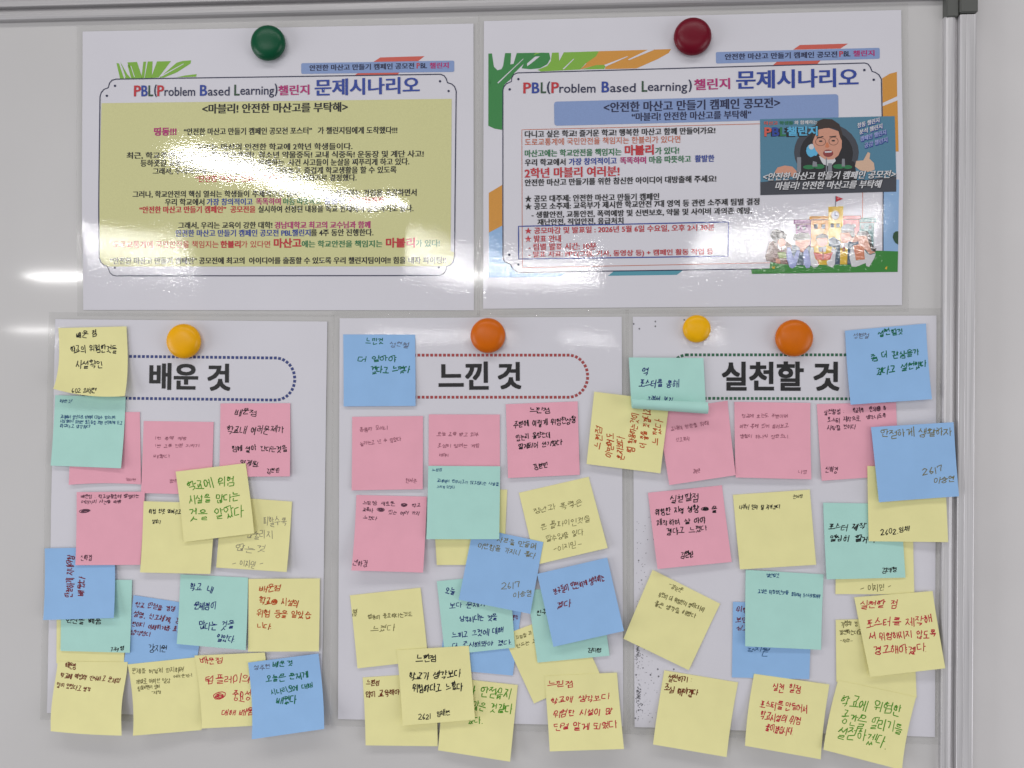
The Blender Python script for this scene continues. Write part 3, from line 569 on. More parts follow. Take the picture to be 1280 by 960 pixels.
# ================================================================== magnets
def magnet(S, px, py, R, rgb, label, name='round_magnet', hgt=12.5, tilt=(0, 0)):
    m = mat('magnet_plastic_' + label.split()[1 if label.split()[0] in ('large', 'small') else 0] + str(px), rgb, rough=0.34, spec=0.28, coat=0.0, var=0.05, varscale=90)
    prof = [(0, 0.05), (.80, 0), (.84, .02), (.86, .13), (.90, .20), (.985, .24), (1.0, .29), (1.0, .40), (.985, .50), (.93, .66), (.83, .80), (.70, .89), (.52, .955), (.33, .985), (.15, .998), (0, 1.0)]
    n = 56; bm = bmesh.new(); rings = []
    for r, p in prof:
        if r == 0: rings.append([bm.verts.new((0, -p * hgt * MM, 0))])
        else: rings.append([bm.verts.new((r * R * math.cos(2 * math.pi * k / n) * MM, -p * hgt * MM, r * R * math.sin(2 * math.pi * k / n) * MM)) for k in range(n)])
    for a, b in zip(rings, rings[1:]):
        for k in range(n):
            j = (k + 1) % n
            if len(a) == 1: bm.faces.new([a[0], b[k], b[j]])
            elif len(b) == 1: bm.faces.new([a[k], a[j], b[0]])
            else: bm.faces.new([a[k], a[j], b[j], b[k]])
    bmesh.ops.recalc_face_normals(bm, faces=bm.faces[:])
    me = bpy.data.meshes.new(name); bm.to_mesh(me); bm.free(); me.materials.append(m); me.polygons.foreach_set('use_smooth', [True] * len(me.polygons))
    o = link(name, me); x, z = board(px, py, 5); o.location = (x * MM, -(S.h(x, z) + 0.05) * MM, z * MM); o.rotation_euler = (tilt[0], 0, tilt[1])
    o['label'] = label; o['category'] = 'magnet'; o['group'] = 'round magnets holding the sheets'
magnet(SP1, 335.5, 54.2, 18.3, (0.0, 0.075, 0.03), 'dark green domed magnet on top of the yellow panel poster')
magnet(SP2, 865.6, 46.2, 18.9, (0.15, 0.0, 0.012), 'dark red domed magnet on top of the right poster')
magnet(SS1, 230, 426.5, 18.3, (0.85, 0.41, 0.0), 'large yellow domed magnet above the blue dotted heading')
magnet(SS2, 610, 419.5, 18.0, (0.62, 0.13, 0.0), 'orange domed magnet above the red dotted heading')
magnet(SS3, 871, 411, 14.0, (0.85, 0.44, 0.0), 'small yellow magnet, left of the orange one on the right sheet', hgt=10)
magnet(SS3, 992.5, 422.5, 18.6, (0.62, 0.14, 0.0), 'orange domed magnet above the green dotted heading')
# ================================================================== handwriting: Hangul syllables drawn stroke by stroke
def circ(cx, cy, rx, ry, n=9, a0=-100): return [(cx + rx * math.cos(math.radians(a0 - 375 * i / n)), cy + ry * math.sin(math.radians(a0 - 375 * i / n))) for i in range(n + 1)]
JM = {
 'ㄱ': [[(.05, .1), (.9, .08), (.8, .5), (.55, 1)]], 'ㄴ': [[(.08, 0), (.05, .85), (.95, .85)]], 'ㄷ': [[(.9, .05), (.1, .1), (.08, .9), (.95, .88)]],
 'ㄹ': [[(.05, .05), (.9, .05), (.85, .45), (.1, .5), (.1, .92), (.98, .9)]], 'ㅁ': [[(.1, .05), (.1, .95)], [(.1, .05), (.92, .05), (.9, .95), (.12, .93)]],
 'ㅂ': [[(.1, 0), (.12, .95), (.88, .92)], [(.88, 0), (.88, .95)], [(.12, .5), (.88, .48)]], 'ㅅ': [[(.5, 0), (.38, .5), (0, 1)], [(.42, .42), (.95, .95)]],
 'ㅇ': [circ(.5, .5, .42, .45)], 'ㅈ': [[(.05, .06), (.9, .05), (.5, .55), (.02, 1)], [(.5, .5), (.98, .98)]],
 'ㅊ': [[(.35, -.08), (.6, .02)], [(.05, .25), (.9, .22), (.5, .62), (.02, 1)], [(.5, .6), (.98, .98)]], 'ㅋ': [[(.05, .1), (.9, .08), (.8, .5), (.5, 1)], [(.05, .5), (.82, .45)]],
 'ㅌ': [[(.9, .05), (.1, .08), (.08, .92), (.95, .9)], [(.1, .5), (.85, .48)]], 'ㅍ': [[(.05, .08), (.95, .06)], [(.32, .1), (.35, .9)], [(.68, .08), (.65, .9)], [(.0, .93), (1, .9)]],
 'ㅎ': [[(.35, -.08), (.65, -.02)], [(.05, .2), (.95, .18)], circ(.5, .66, .3, .32)],
 'ㅏ': [[(.4, 0), (.38, 1)], [(.4, .45), (1, .42)]], 'ㅑ': [[(.4, 0), (.38, 1)], [(.4, .32), (1, .3)], [(.4, .6), (1, .58)]], 'ㅓ': [[(0, .45), (.6, .43)], [(.62, 0), (.6, 1)]],
 'ㅕ': [[(0, .3), (.6, .3)], [(0, .58), (.6, .56)], [(.62, 0), (.6, 1)]], 'ㅣ': [[(.5, 0), (.48, 1)]], 'ㅐ': [[(.18, .05), (.18, .95)], [(.18, .48), (.8, .46)], [(.82, 0), (.8, 1)]],
 'ㅔ': [[(0, .45), (.42, .44)], [(.45, .05), (.43, .95)], [(.85, 0), (.84, 1)]], 'ㅖ': [[(0, .32), (.42, .3)], [(0, .58), (.42, .57)], [(.45, .05), (.43, .95)], [(.85, 0), (.84, 1)]],
 'ㅒ': [[(.18, .05), (.18, .95)], [(.18, .33), (.8, .32)], [(.18, .6), (.8, .58)], [(.82, 0), (.8, 1)]],
 'ㅗ': [[(.5, 0), (.48, .75)], [(0, .8), (1, .75)]], 'ㅛ': [[(.33, .05), (.35, .75)], [(.68, .05), (.66, .75)], [(0, .8), (1, .76)]], 'ㅜ': [[(0, .25), (1, .2)], [(.52, .22), (.48, 1)]],
 'ㅠ': [[(0, .25), (1, .2)], [(.33, .24), (.28, 1)], [(.68, .22), (.7, 1)]], 'ㅡ': [[(0, .55), (1, .48)]]}
CHO = ['ㄱ', 'ㄱㄱ', 'ㄴ', 'ㄷ', 'ㄷㄷ', 'ㄹ', 'ㅁ', 'ㅂ', 'ㅂㅂ', 'ㅅ', 'ㅅㅅ', 'ㅇ', 'ㅈ', 'ㅈㅈ', 'ㅊ', 'ㅋ', 'ㅌ', 'ㅍ', 'ㅎ']
JUNG = ['ㅏ', 'ㅐ', 'ㅑ', 'ㅒ', 'ㅓ', 'ㅔ', 'ㅕ', 'ㅖ', 'ㅗ', 'ㅗㅏ', 'ㅗㅐ', 'ㅗㅣ', 'ㅛ', 'ㅜ', 'ㅜㅓ', 'ㅜㅔ', 'ㅜㅣ', 'ㅠ', 'ㅡ', 'ㅡㅣ', 'ㅣ']
JONG = ['', 'ㄱ', 'ㄱㄱ', 'ㄱㅅ', 'ㄴ', 'ㄴㅈ', 'ㄴㅎ', 'ㄷ', 'ㄹ', 'ㄹㄱ', 'ㄹㅁ', 'ㄹㅂ', 'ㄹㅅ', 'ㄹㅌ', 'ㄹㅍ', 'ㄹㅎ', 'ㅁ', 'ㅂ', 'ㅂㅅ', 'ㅅ', 'ㅅㅅ', 'ㅇ', 'ㅈ', 'ㅊ', 'ㅋ', 'ㅌ', 'ㅍ', 'ㅎ']
OTH = {'0': [circ(.5, .5, .35, .5)], '1': [[(.45, 0), (.42, 1)]], '2': [[(.1, .2), (.45, 0), (.8, .25), (.5, .65), (.05, .98), (.95, .95)]], '3': [[(.1, .1), (.7, .1), (.4, .45), (.8, .7), (.1, .98)]],
 '4': [[(.6, 0), (.1, .6), (.95, .6)], [(.65, .3), (.6, 1)]], '5': [[(.8, .02), (.2, .05), (.2, .45), (.75, .55), (.6, .95), (.1, .95)]], '6': [[(.6, 0), (.15, .6), (.4, 1), (.75, .75), (.2, .6)]],
 '7': [[(.1, .3), (.12, .08), (.85, .05), (.7, .5), (.6, 1)]], '8': [circ(.5, .27, .28, .25), circ(.5, .75, .33, .25)], '9': [circ(.45, .3, .3, .28), [(.75, .3), (.65, 1)]],
 '.': [[(.2, .93), (.3, 1)]], ',': [[(.3, .9), (.15, 1.12)]], ':': [[(.3, .28), (.34, .34)], [(.3, .74), (.34, .8)]], '-': [[(.05, .55), (.9, .5)]], '!': [[(.3, 0), (.3, .7)], [(.3, .93), (.32, 1)]],
 '●': [circ(.5, .5, .46, .40, 10), circ(.5, .5, .36, .30, 9, 20), circ(.52, .48, .26, .22, 8, 90), [(.15, .5), (.85, .45)], [(.2, .35), (.8, .62)], [(.2, .65), (.8, .35)]]}
def syll(ch):
    """strokes of one character in a unit box, y downwards"""
    if ch in OTH: return OTH[ch]
    if ch in JM: return JM[ch]
    k = ord(ch) - 0xAC00
    if not (0 <= k < 11172): return []
    c, v, f = CHO[k // 588], JUNG[(k % 588) // 28], JONG[k % 28]; out = []
    def add(sym, x0, y0, x1, y1):
        n = len(sym)
        for i, s in enumerate(sym):
            a, b = x0 + (x1 - x0) * i / n, x0 + (x1 - x0) * (i + .9 if n > 1 else 1) / n
            for st in JM[s]: out.append([(a + p[0] * (b - a), y0 + p[1] * (y1 - y0)) for p in st])
    bot = .60 if f else 1.0
    if v in 'ㅏㅐㅑㅒㅓㅔㅕㅖㅣ':
        wv = .58 if v not in 'ㅐㅔㅖㅒ' else .52
        lf = wv + (-.02 if v in 'ㅓㅔㅕㅖ' else .06)
        add(c, .02, .10 * bot, wv - .08, .82 * bot); add(v, lf, 0, .98, bot * 1.02)
    elif v in ('ㅗ', 'ㅛ', 'ㅜ', 'ㅠ', 'ㅡ'):
        add(c, .2, 0, .8, .5 * bot); add(v, 0, .52 * bot, 1, .98 * bot)
    else:
        add(c, .05, 0, .58, .45 * bot); add(v[0], 0, .5 * bot, .68, .92 * bot); add(v[1], .66, 0, 1, bot)
    if f: add(f, .2, .68, .88, 1.02)
    return out
def smooth_line(P, k=3):
    if len(P) < 3: return [(P[0][0] + (P[1][0] - P[0][0]) * t / 2, P[0][1] + (P[1][1] - P[0][1]) * t / 2) for t in range(3)]
    out = []
    for i in range(len(P) - 1):
        p0, p1, p2, p3 = P[max(i - 1, 0)], P[i], P[i + 1], P[min(i + 2, len(P) - 1)]
        for q in range(k):
            t = q / k
            out.append(tuple(.5 * (2 * p1[a] + (p2[a] - p0[a]) * t * .9 + (2 * p0[a] - 5 * p1[a] + 4 * p2[a] - p3[a]) * t * t * .9 * 1.0 + (3 * p1[a] - p0[a] - 3 * p2[a] + p3[a]) * t ** 3 * .9) if False else
                       p1[a] + (p2[a] - p1[a]) * (t * t * (3 - 2 * t)) * .35 + (p2[a] - p1[a]) * t * .65 + .12 * ((p2[a] - p0[a]) * t * (1 - t) ** 2 - (p3[a] - p1[a]) * t * t * (1 - t)) for a in range(2)))
    out.append(P[-1]); return out
def write_line(txt, x0, y0, x1, y1, h, rng, wob=1.25):
    """returns strokes in pixel space along (x0,y0)->(x1,y1)"""
    L = math.hypot(x1 - x0, y1 - y0); tx, ty = (x1 - x0) / L, (y1 - y0) / L; nx, ny = -ty, tx     # n points down the page
    wt = [(.62 if c == ' ' else .34 if c in '.,:!1' else .72 if c in '234567890-' else 1.0) for c in txt]
    tot = sum(wt); adv = L / tot; x = 0; out = []
    slant = rng.uniform(0, .22)
    for c, wc in zip(txt, wt):
        cw = adv * wc
        if c != ' ':
            sx = cw * rng.uniform(.88, 1.06); sy = h * rng.uniform(.84, 1.06) * (.8 if c in '0123456789' else 1); oy = rng.uniform(-.09, .09) * h * wob; rot = rng.uniform(-.10, .06) * wob
            jx, jy = rng.uniform(-.03, .03), 0
            warp = [rng.uniform(-.07, .07) * wob for _ in range(4)]
            sts = [list(q) for q in syll(c)]; mg = []
            for q in sts:      # run some strokes together, as a quick hand does
                if mg and c not in OTH and rng.random() < .34 * wob and math.hypot(q[0][0] - mg[-1][-1][0], q[0][1] - mg[-1][-1][1]) < .75: mg[-1] = mg[-1] + q
                else: mg.append(q)
            for st in mg:
                dx, dy = rng.uniform(-.05, .05) * wob, rng.uniform(-.05, .05) * wob; e = rng.uniform(.92, 1.10)
                P = []
                cx = sum(p[0] for p in st) / len(st); cy = sum(p[1] for p in st) / len(st)
                for px_, py_ in st:
                    a = cx + (px_ - cx) * e + dx + rng.uniform(-.035, .035) * wob; b = cy + (py_ - cy) * e + dy + rng.uniform(-.035, .035) * wob
                    a += warp[0] * b + warp[1] * (1 - b) * a; b += warp[2] * a + warp[3] * a * b
                    a += -slant * (b - .5) * 1.2
                    P.append((a, b))
                P = smooth_line(P)
                Q_ = []
                for a, b in P:
                    u = (a + jx) * sx; v = (b - .5) * sy + oy
                    u, v = u * math.cos(rot) - v * math.sin(rot), u * math.sin(rot) + v * math.cos(rot)
                    u += x
                    Q_.append((x0 + tx * u + nx * v, y0 + ty * u + ny * v))
                out.append(Q_)
        x += cw
    return out
NOTE = {'yellow': (0.80, 0.76, 0.37), 'pink': (0.80, 0.39, 0.48), 'blue': (0.29, 0.49, 0.78), 'teal': (0.42, 0.70, 0.63)}
M_NOTE = {k: mat('note_paper_' + k, v, rough=0.85, spec=0.2, var=0.03, varscale=45, fibre=0.00004) for k, v in NOTE.items()}
PEN = {'black': (.006, .006, .008), 'green': (0.0, .13, .06), 'red': (.55, .035, .02), 'crimson': (.50, .02, .04), 'navy': (.012, .03, .17), 'maroon': (.17, .012, .03), 'brown': (.17, .10, .02),
       'rust': (.16, .03, .008), 'lime': (.07, .28, .01), 'bluepen': (.02, .09, .22), 'pencil': (.23, .21, .16), 'bluepencil': (.13, .15, .22), 'faint': (.36, .13, .18), 'plum': (.09, .03, .055), 'orangered': (.48, .07, .01), 'khaki': (.18, .16, .06)}
M_PEN = {k: mat('pen_' + k, v, rough=0.6, spec=0.3, var=0.15, varscale=1500) for k, v in PEN.items()}
class Note:
    def __init__(s, quad, level, lift, power=2.0, sag=0.0, pinch=0.0, roll=None, bowx=0.0, hts=None, wave=0.25, seed=0):
        b = 2.0 + 0.5 * level
        rr = random.Random(seed * 3 + 1); g = 1.55 if max(lift) > .95 else 1.0
        lift = (lift[0] * g * rr.uniform(.7, 1.35), lift[1] * g * rr.uniform(.7, 1.35))
        if quad[3][1] > 895: lift = (lift[0] + 1.5, lift[1] + 1.5); power = 2.6 if power == 2.0 else power     # the bottom row hangs free and curls most
        s.hs = hts or [b, b, b + lift[1], b + lift[0]]      # TL TR BR BL
        s.c = [np.array(board(p[0], p[1], h)) for p, h in zip(quad, s.hs)]; s.q = [np.array(p, float) for p in quad]
        s.bowx = bowx; s.qt = [tuple(map(float, p)) for p in quad]; s.power, s.sag, s.pinch, s.roll, s.wave = power, sag, pinch, roll, wave
        r = random.Random(seed); s.ph = (r.uniform(0, 6), r.uniform(0, 6), r.uniform(.7, 1.3))
    def P(s, u, v, off=0.0):
        """point on the note in mm (x, y, z)"""
        c, vv = s.c, v
        extra = 0.0
        if s.roll:
            v0, r = s.roll; L = 76.0
            if v > v0:
                ph = (v - v0) * L / r * (1 + 0.10 * (u - .5)); vv = v0 + r * math.sin(ph) / L; extra = r * (1 - math.cos(ph))
                nrm = (math.sin(ph), math.cos(ph))
            else: nrm = (0, 1)
        top = c[0] * (1 - u) + c[1] * u; bot = c[3] * (1 - u) + c[2] * u
        p = top * (1 - vv) + bot * vv
        ht = (s.hs[0] * (1 - u) + s.hs[1] * u); hb = (s.hs[3] * (1 - u) + s.hs[2] * u)
        f = min(vv, 1) ** s.power
        h = ht * (1 - f) + hb * f + s.wave * vv * math.sin(3.0 * s.ph[2] * u + s.ph[0]) * math.sin(2.2 * vv + s.ph[1] * .3) + extra
        p = p + np.array([0, -1.0]) * s.sag * 4 * u * (1 - u) * vv ** 3
        if s.bowx: p = p + np.array([s.bowx, 0]) * math.sin(math.pi * min(1, vv) ** 1.3)
        if s.pinch: p = p + (top - bot) / np.linalg.norm(top - bot) * 0 + (c[1] - c[0]) / np.linalg.norm(c[1] - c[0]) * s.pinch * (0.5 - u) * 2 * math.sin(math.pi * min(1, vv)) ** 2 * (0.3 + vv)
        if s.roll and off:
            d = (bot - top) / np.linalg.norm(bot - top); p = p - d * off * nrm[0]; h += off * nrm[1]
        else: h += off
        return (p[0], -h, p[1])
    def uv(s, x, y):
        (ax, ay), (bx, by), (cx, cy), (dx, dy) = s.qt; u = v = .5
        for _ in range(5):
            fx = (ax * (1 - u) + bx * u) * (1 - v) + (dx * (1 - u) + cx * u) * v - x; fy = (ay * (1 - u) + by * u) * (1 - v) + (dy * (1 - u) + cy * u) * v - y
            a1 = (bx - ax) * (1 - v) + (cx - dx) * v; a2 = (by - ay) * (1 - v) + (cy - dy) * v
            b1 = (dx * (1 - u) + cx * u) - (ax * (1 - u) + bx * u); b2 = (dy * (1 - u) + cy * u) - (ay * (1 - u) + by * u)
            D = a1 * b2 - b1 * a2; u -= (fx * b2 - fy * b1) / D; v -= (a1 * fy - a2 * fx) / D
        return u, v
_ns = [0]; NOTES = []
def note(colr, label, quad, level, lift, tf, inks, **kw):
    _ns[0] += 1; sd = _ns[0] * 7
    N = Note(quad, level, lift, seed=sd, **kw)
    NOTES.append((label, level, N))
    root = empty('sticky_note', label, 'sticky note', 'sticky notes on the tall sheets')
    nu, nv = 14, (46 if N.roll else 16)
    V, Fs = [], []
    for off in (0.0, -0.14):
        for j in range(nv + 1):
            for i in range(nu + 1): V.append(N.P(i / nu, j / nv, off))
    W_ = nu + 1; K = W_ * (nv + 1)
    for j in range(nv):
        for i in range(nu):
            a, b, c_, d = j * W_ + i, j * W_ + i + 1, (j + 1) * W_ + i + 1, (j + 1) * W_ + i
            Fs += [[a, d, c_, b], [K + a, K + b, K + c_, K + d]]
    for i in range(nu): Fs += [[i, i + 1, K + i + 1, K + i], [nv * W_ + i + 1, nv * W_ + i, K + nv * W_ + i, K + nv * W_ + i + 1]]
    for j in range(nv): Fs += [[(j + 1) * W_, j * W_, K + j * W_, K + (j + 1) * W_], [j * W_ + nu, (j + 1) * W_ + nu, K + (j + 1) * W_ + nu, K + j * W_ + nu]]
    o = mesh_from('note_paper', V, Fs, M_NOTE[colr], root)
    # keep the rim crisp
    o.data.set_sharp_from_angle(angle=math.radians(50))
    rng = random.Random(sd + 1); sc_, ox, oy = tf
    for pen, wpx, rows in inks:
        li = 0
        for (t, x0, y0, x1, y1, h) in rows:
            V, Fs = [], []
            for st in write_line(t, x0 / sc_ + ox, y0 / sc_ + oy, x1 / sc_ + ox, y1 / sc_ + oy, h / sc_, rng):
                rv, rf = stroke2(densify(st, 2.4), min(wpx * 1.05, h / sc_ * .135) * rng.uniform(.85, 1.12))
                # taper the ends a little
                k = len(V); ok = True; W = []
                li = (li + 1) % 5
                for x, y in rv:
                    u, v = N.uv(x, y)
                    if not (0.004 < u < .996 and 0.004 < v < .996): ok = False; break
                    W.append(N.P(u, v, 0.10 + 0.02 * li))
                if ok and len(W) >= 4: V += W; Fs += [[i + k for i in f] for f in rf]
            if V:
                # every ribbon faces the viewer
                fs = []
                for f in Fs:
                    ar = sum(V[f[i]][0] * V[f[(i + 1) % 4]][2] - V[f[(i + 1) % 4]][0] * V[f[i]][2] for i in range(4))
                    fs.append(f if ar > 0 else f[::-1])
                mesh_from('handwriting_line', V, fs, M_PEN[pen], root)
    p = N.P(.5, 1.0); place(root, (p[0] * MM, p[1] * MM, p[2] * MM))
    return root
# ================================================================== sticky notes (quad TL TR BR BL in plan pixels)
A = (6.4, 50, 385); Bq = (6.4, 50, 490)
# ---- left sheet
note('pink', 'pink note mostly hidden behind the small-print teal note, under the curled yellow one', [(88, 515), (174.7, 515), (176, 605.6), (86, 606)], 0, (1.5, .8), Bq,
 [('faint', .7, [('권미란', 685, 705, 770, 708, 25)])], sag=-1.5)
note('teal', 'teal note with three lines of small blue print, just under the curled yellow note', [(69, 494), (157, 496), (151.2, 585.4), (63.3, 582)], 1, (2.5, 2.5), Bq,
 [('bluepen', .62, [('배운것', 160, 70, 258, 72, 28), ('교내에서 장난으로 인해서 다칠수 있으니까', 160, 198, 600, 205, 29), ('시설물이나 위험한 장소들을 보면 안전하게 신고', 160, 235, 655, 248, 29), ('하겠다고 생각했다', 158, 270, 400, 278, 29)])])
note('yellow', 'curled yellow note with black writing at the top left corner of the left sheet', [(73, 410), (158, 408), (156, 495), (66.5, 486)], 2, (9, 6), A,
 [('black', 1.0, [('배운 점', 280, 215, 460, 205, 55), ('학교의 위험한것들', 222, 330, 605, 325, 60), ('사실확인', 262, 445, 485, 440, 62), ('2602', 222, 645, 322, 640, 35), ('임채현', 340, 640, 445, 638, 38)])], sag=3.5, power=3)
note('pink', 'pink note with faint pencil lines, left of the pink note with black writing', [(179.6, 526.3), (267, 527.5), (264, 618.5), (176.3, 616.3)], 0, (.9, 1.2), Bq,
 [('faint', .7, [('1번 폭력 예방', 920, 370, 1180, 370, 28), ('1번 교통 안전 지키기', 920, 432, 1275, 430, 28), ('배웠다', 910, 512, 1040, 515, 28), ('김민준', 1035, 712, 1095, 712, 28)])])
note('pink', 'pink note with black writing under the right end of the blue dotted heading', [(275.6, 504.3), (362.7, 504), (362.2, 595.5), (274, 596)], 0, (1, 1.5), (6.4, 240, 490),
 [('black', .95, [('배운점', 342, 160, 520, 162, 50), ('학교내 여러문제가', 275, 305, 730, 300, 65), ('함께 살아 간다는것을', 315, 450, 760, 460, 52), ('알게됨.', 388, 562, 545, 580, 48), ('김현빈', 598, 628, 702, 628, 38)])])
note('yellow', 'yellow note with grey pencil writing, right of and below the green-ink one', [(277, 620.5), (365, 627), (358.3, 715), (270, 709.5)], 1, (1.5, 3), (6.4, 220, 590),
 [('pencil', .65, [('피할수록', 695, 395, 880, 400, 75), ('않술리지', 560, 500, 775, 510, 70), ('않는것', 480, 610, 715, 625, 60), ('- 이지민 -', 450, 735, 700, 735, 60)])])
note('blue', 'blue note with dark red sideways writing on the left edge of the left sheet', [(55.8, 685.5), (143, 684), (142.2, 772.5), (54, 775)], 2, (4, 4), (6.4, 40, 680),
 [('maroon', 1.15, [('안전하게 지내야함', 292, 430, 305, 90, 60), ('배웠다', 388, 420, 388, 260, 55)])])
note('teal', 'teal note sticking out under the sideways-written blue note, signed in black', [(76, 724), (165, 725), (162.2, 816), (75.6, 813.6)], 1, (1, 1), (6.4, 40, 680),
 [('black', 1.2, [('안전을 배움', 270, 610, 555, 618, 50), ('김태형', 625, 838, 740, 840, 38)])])
note('yellow', 'yellow note almost hidden behind a teal note, above the curled brown-ink one', [(71, 740), (158, 742), (154.8, 832), (70.5, 829)], 0, (.3, .3), A, [])
note('pink', 'pink note with a scribbled oval under two lines of writing, near the left edge', [(95.8, 615.2), (181, 614.6), (175.5, 706), (94.2, 706.5)], 3, (1.5, .9), (6.4, 40, 600),
 [('plum', .75, [('배운점 : 학교생활중에 발생하는', 392, 130, 858, 132, 32), ('여러가지 사건을 배움', 395, 178, 715, 172, 30), ('●', 378, 248, 468, 248, 40), ('신하경', 388, 618, 480, 632, 42)])])
note('yellow', 'yellow note with two short black lines, right of the pink note with the scribbled oval', [(179.5, 626.5), (269, 629), (263, 717.5), (175, 715.6)], 4.6, (2.4, 2), (6.4, 40, 600),
 [('black', .85, [('위험 한곳 알려주고', 935, 250, 1195, 258, 38), ('알았다', 960, 332, 1030, 336, 32)])])
note('yellow', 'tilted yellow note with large bright green writing in the middle of the left sheet', [(219.5, 589.5), (307, 579), (317.7, 666.6), (230, 677.6)], 6, (2, 3), (6.4, 220, 590),
 [('lime', 1.1, [('학교에 위험', 82, 110, 470, 70, 80), ('시설을 많다는', 100, 225, 500, 195, 75), ('것을 알았다', 100, 350, 535, 310, 90)])])
note('blue', 'blue note with four dark red lines, between the two teal notes of the left sheet', [(167, 744), (256, 757.5), (243, 846), (154.3, 832)], 0, (.5, .5), (6.4, 40, 680),
 [('maroon', 1.05, [('학교 안전을 경쟁 경험', 825, 480, 1250, 538, 42), ('설명, 신고체계, 감독', 815, 560, 1230, 625, 48), ('한마디 이해하게끔 효과', 800, 640, 1200, 690, 42), ('생각했다', 790, 705, 955, 722, 40)]), ('black', .7, [('강지원', 930, 838, 1088, 845, 60)])])
note('teal', 'teal note with widely spaced dark blue lines on the left sheet', [(225.5, 718), (310, 722), (307.2, 812.6), (220.8, 805)], 1, (2, 2.5), (6.4, 220, 690),
 [('navy', 1.05, [('학교 내', 108, 280, 300, 300, 65), ('문제점이', 138, 435, 320, 440, 65), ('많다는 것을', 182, 590, 462, 590, 70), ('알았다.', 325, 680, 482, 695, 55)])])
note('yellow', 'yellow note with orange-red writing at the right edge of the left sheet', [(310.6, 723.6), (399.8, 723), (398.6, 814.2), (310, 814.6)], 1, (1.5, 1.5), (6.4, 220, 690),
 [('orangered', 1.05, [('배운점', 668, 290, 845, 292, 60), ('학교● 시설의', 665, 395, 985, 410, 60), ('위험 등을 알았습', 645, 495, 1080, 510, 60), ('니다.', 650, 590, 770, 592, 50)])])
note('yellow', 'curling yellow note with brown-red writing at the bottom left corner', [(72, 826.5), (159.5, 827.5), (152, 919.5), (63.4, 914)], 1.6, (9, 8), (6.4, 40, 800),
 [('rust', 1.15, [('배운점', 265, 205, 355, 215, 50), ('학교에 예방의 인식하고 문제점', 228, 285, 712, 335, 45), ('많이 있었다고 생각', 205, 365, 480, 410, 42)])], power=1.6, sag=0.8, bowx=-3.6, pinch=.6)
note('yellow', 'yellow note with thin grey pencil lines in the bottom row of the left sheet', [(159.5, 830.5), (246, 821.5), (252, 912.5), (166, 919.7)], 2.3, (7, 2.5), (6.4, 40, 800),
 [('khaki', .65, [('문제를 어떻게 인지하며', 792, 255, 1215, 240, 45), ('어려운게나', 1125, 300, 1280, 285, 28), ('개별로 어떠한 일상', 820, 345, 1095, 330, 42), ('필요하면서 살펴', 830, 400, 1015, 385, 35), ('-채영', 940, 430, 1025, 430, 30)])], pinch=-.4)
note('yellow', 'yellow note with red writing and a red scribble, half under the bottom blue note', [(243, 819.5), (331, 815.6), (339, 906), (252, 910.7)], 3.6, (8, 2.5), (6.4, 220, 800),
 [('crimson', 1.0, [('배운점', 190, 170, 378, 172, 60), ('팀플레이의', 232, 330, 600, 310, 75), ('●', 290, 462, 390, 458, 75), ('중요성', 440, 455, 600, 455, 85), ('대해 배움', 358, 590, 620, 575, 55)])])
note('blue', 'blue note with dark green writing at the bottom right of the left sheet', [(310, 828.3), (398, 817), (405.2, 911.2), (314.6, 924.2)], 6.6, (9, 8), (6.4, 220, 800),
 [('green', 1.2, [('배운것', 772, 195, 932, 185, 50), ('오늘은 문제게', 710, 325, 1055, 290, 60), ('시나리오에 대해', 748, 435, 1082, 370, 50), ('배웠다', 795, 505, 960, 490, 70)]), ('bluepencil', .65, [('성주현', 620, 225, 755, 215, 45)])])
# ---- middle sheet
note('blue', 'blue note with dark green writing at the top left of the middle sheet', [(429, 418), (519, 418.3), (519.4, 507.4), (429.5, 508)], 0, (1.2, 1.2), (6.4, 410, 385),
 [('green', 1.15, [('느낀것', 305, 270, 445, 258, 50), ('더 알아야', 245, 412, 548, 405, 48), ('겠다고 느꼈다', 342, 495, 660, 490, 60)]), ('bluepencil', .65, [('성현철', 495, 285, 652, 300, 45)])])
note('pink', 'pink note with two faint slanting lines, directly below the top left blue note', [(440.2, 521), (528.7, 520), (528.4, 611.5), (439.5, 613)], 0, (1.5, 1.2), (7.11, 425, 500),
 [('faint', .7, [('통통이 모이니', 172, 268, 430, 245, 38), ('놀라는고 난 수 있었다', 178, 390, 540, 345, 38), ('현서준', 585, 712, 685, 722, 38)])])
note('pink', 'pink note with faint pencil lines whose lower part is under a teal note', [(536, 518), (624.7, 518.2), (625, 608), (535.5, 608)], 0, (.3, .3), (7.11, 425, 500),
 [('faint', .7, [('오늘 교육 받고 외부', 865, 300, 1235, 310, 35), ('조심히 알려는 게임', 868, 405, 1240, 405, 35), ('해야지', 880, 488, 970, 490, 28)])])
note('pink', 'pink note with dense black writing under the right end of the red dotted heading', [(632.2, 505.3), (722, 501.7), (724.7, 593.5), (635, 597.6)], 0, (2, 1.5), (6.4, 590, 490),
 [('black', 1.0, [('느낀점', 455, 145, 625, 150, 50), ('주변에 이렇게 위험한상황', 332, 268, 838, 222, 55), ('있는지 몰랐는데', 350, 370, 630, 335, 48), ('알게되어 신기했다', 368, 440, 720, 405, 48), ('김현빈', 490, 600, 610, 580, 48)])])
note('yellow', 'small corner of a yellow note showing below the teal note of the middle sheet', [(540, 612), (634, 612), (630, 706), (546, 706.3)], 0, (.4, .4), A, [])
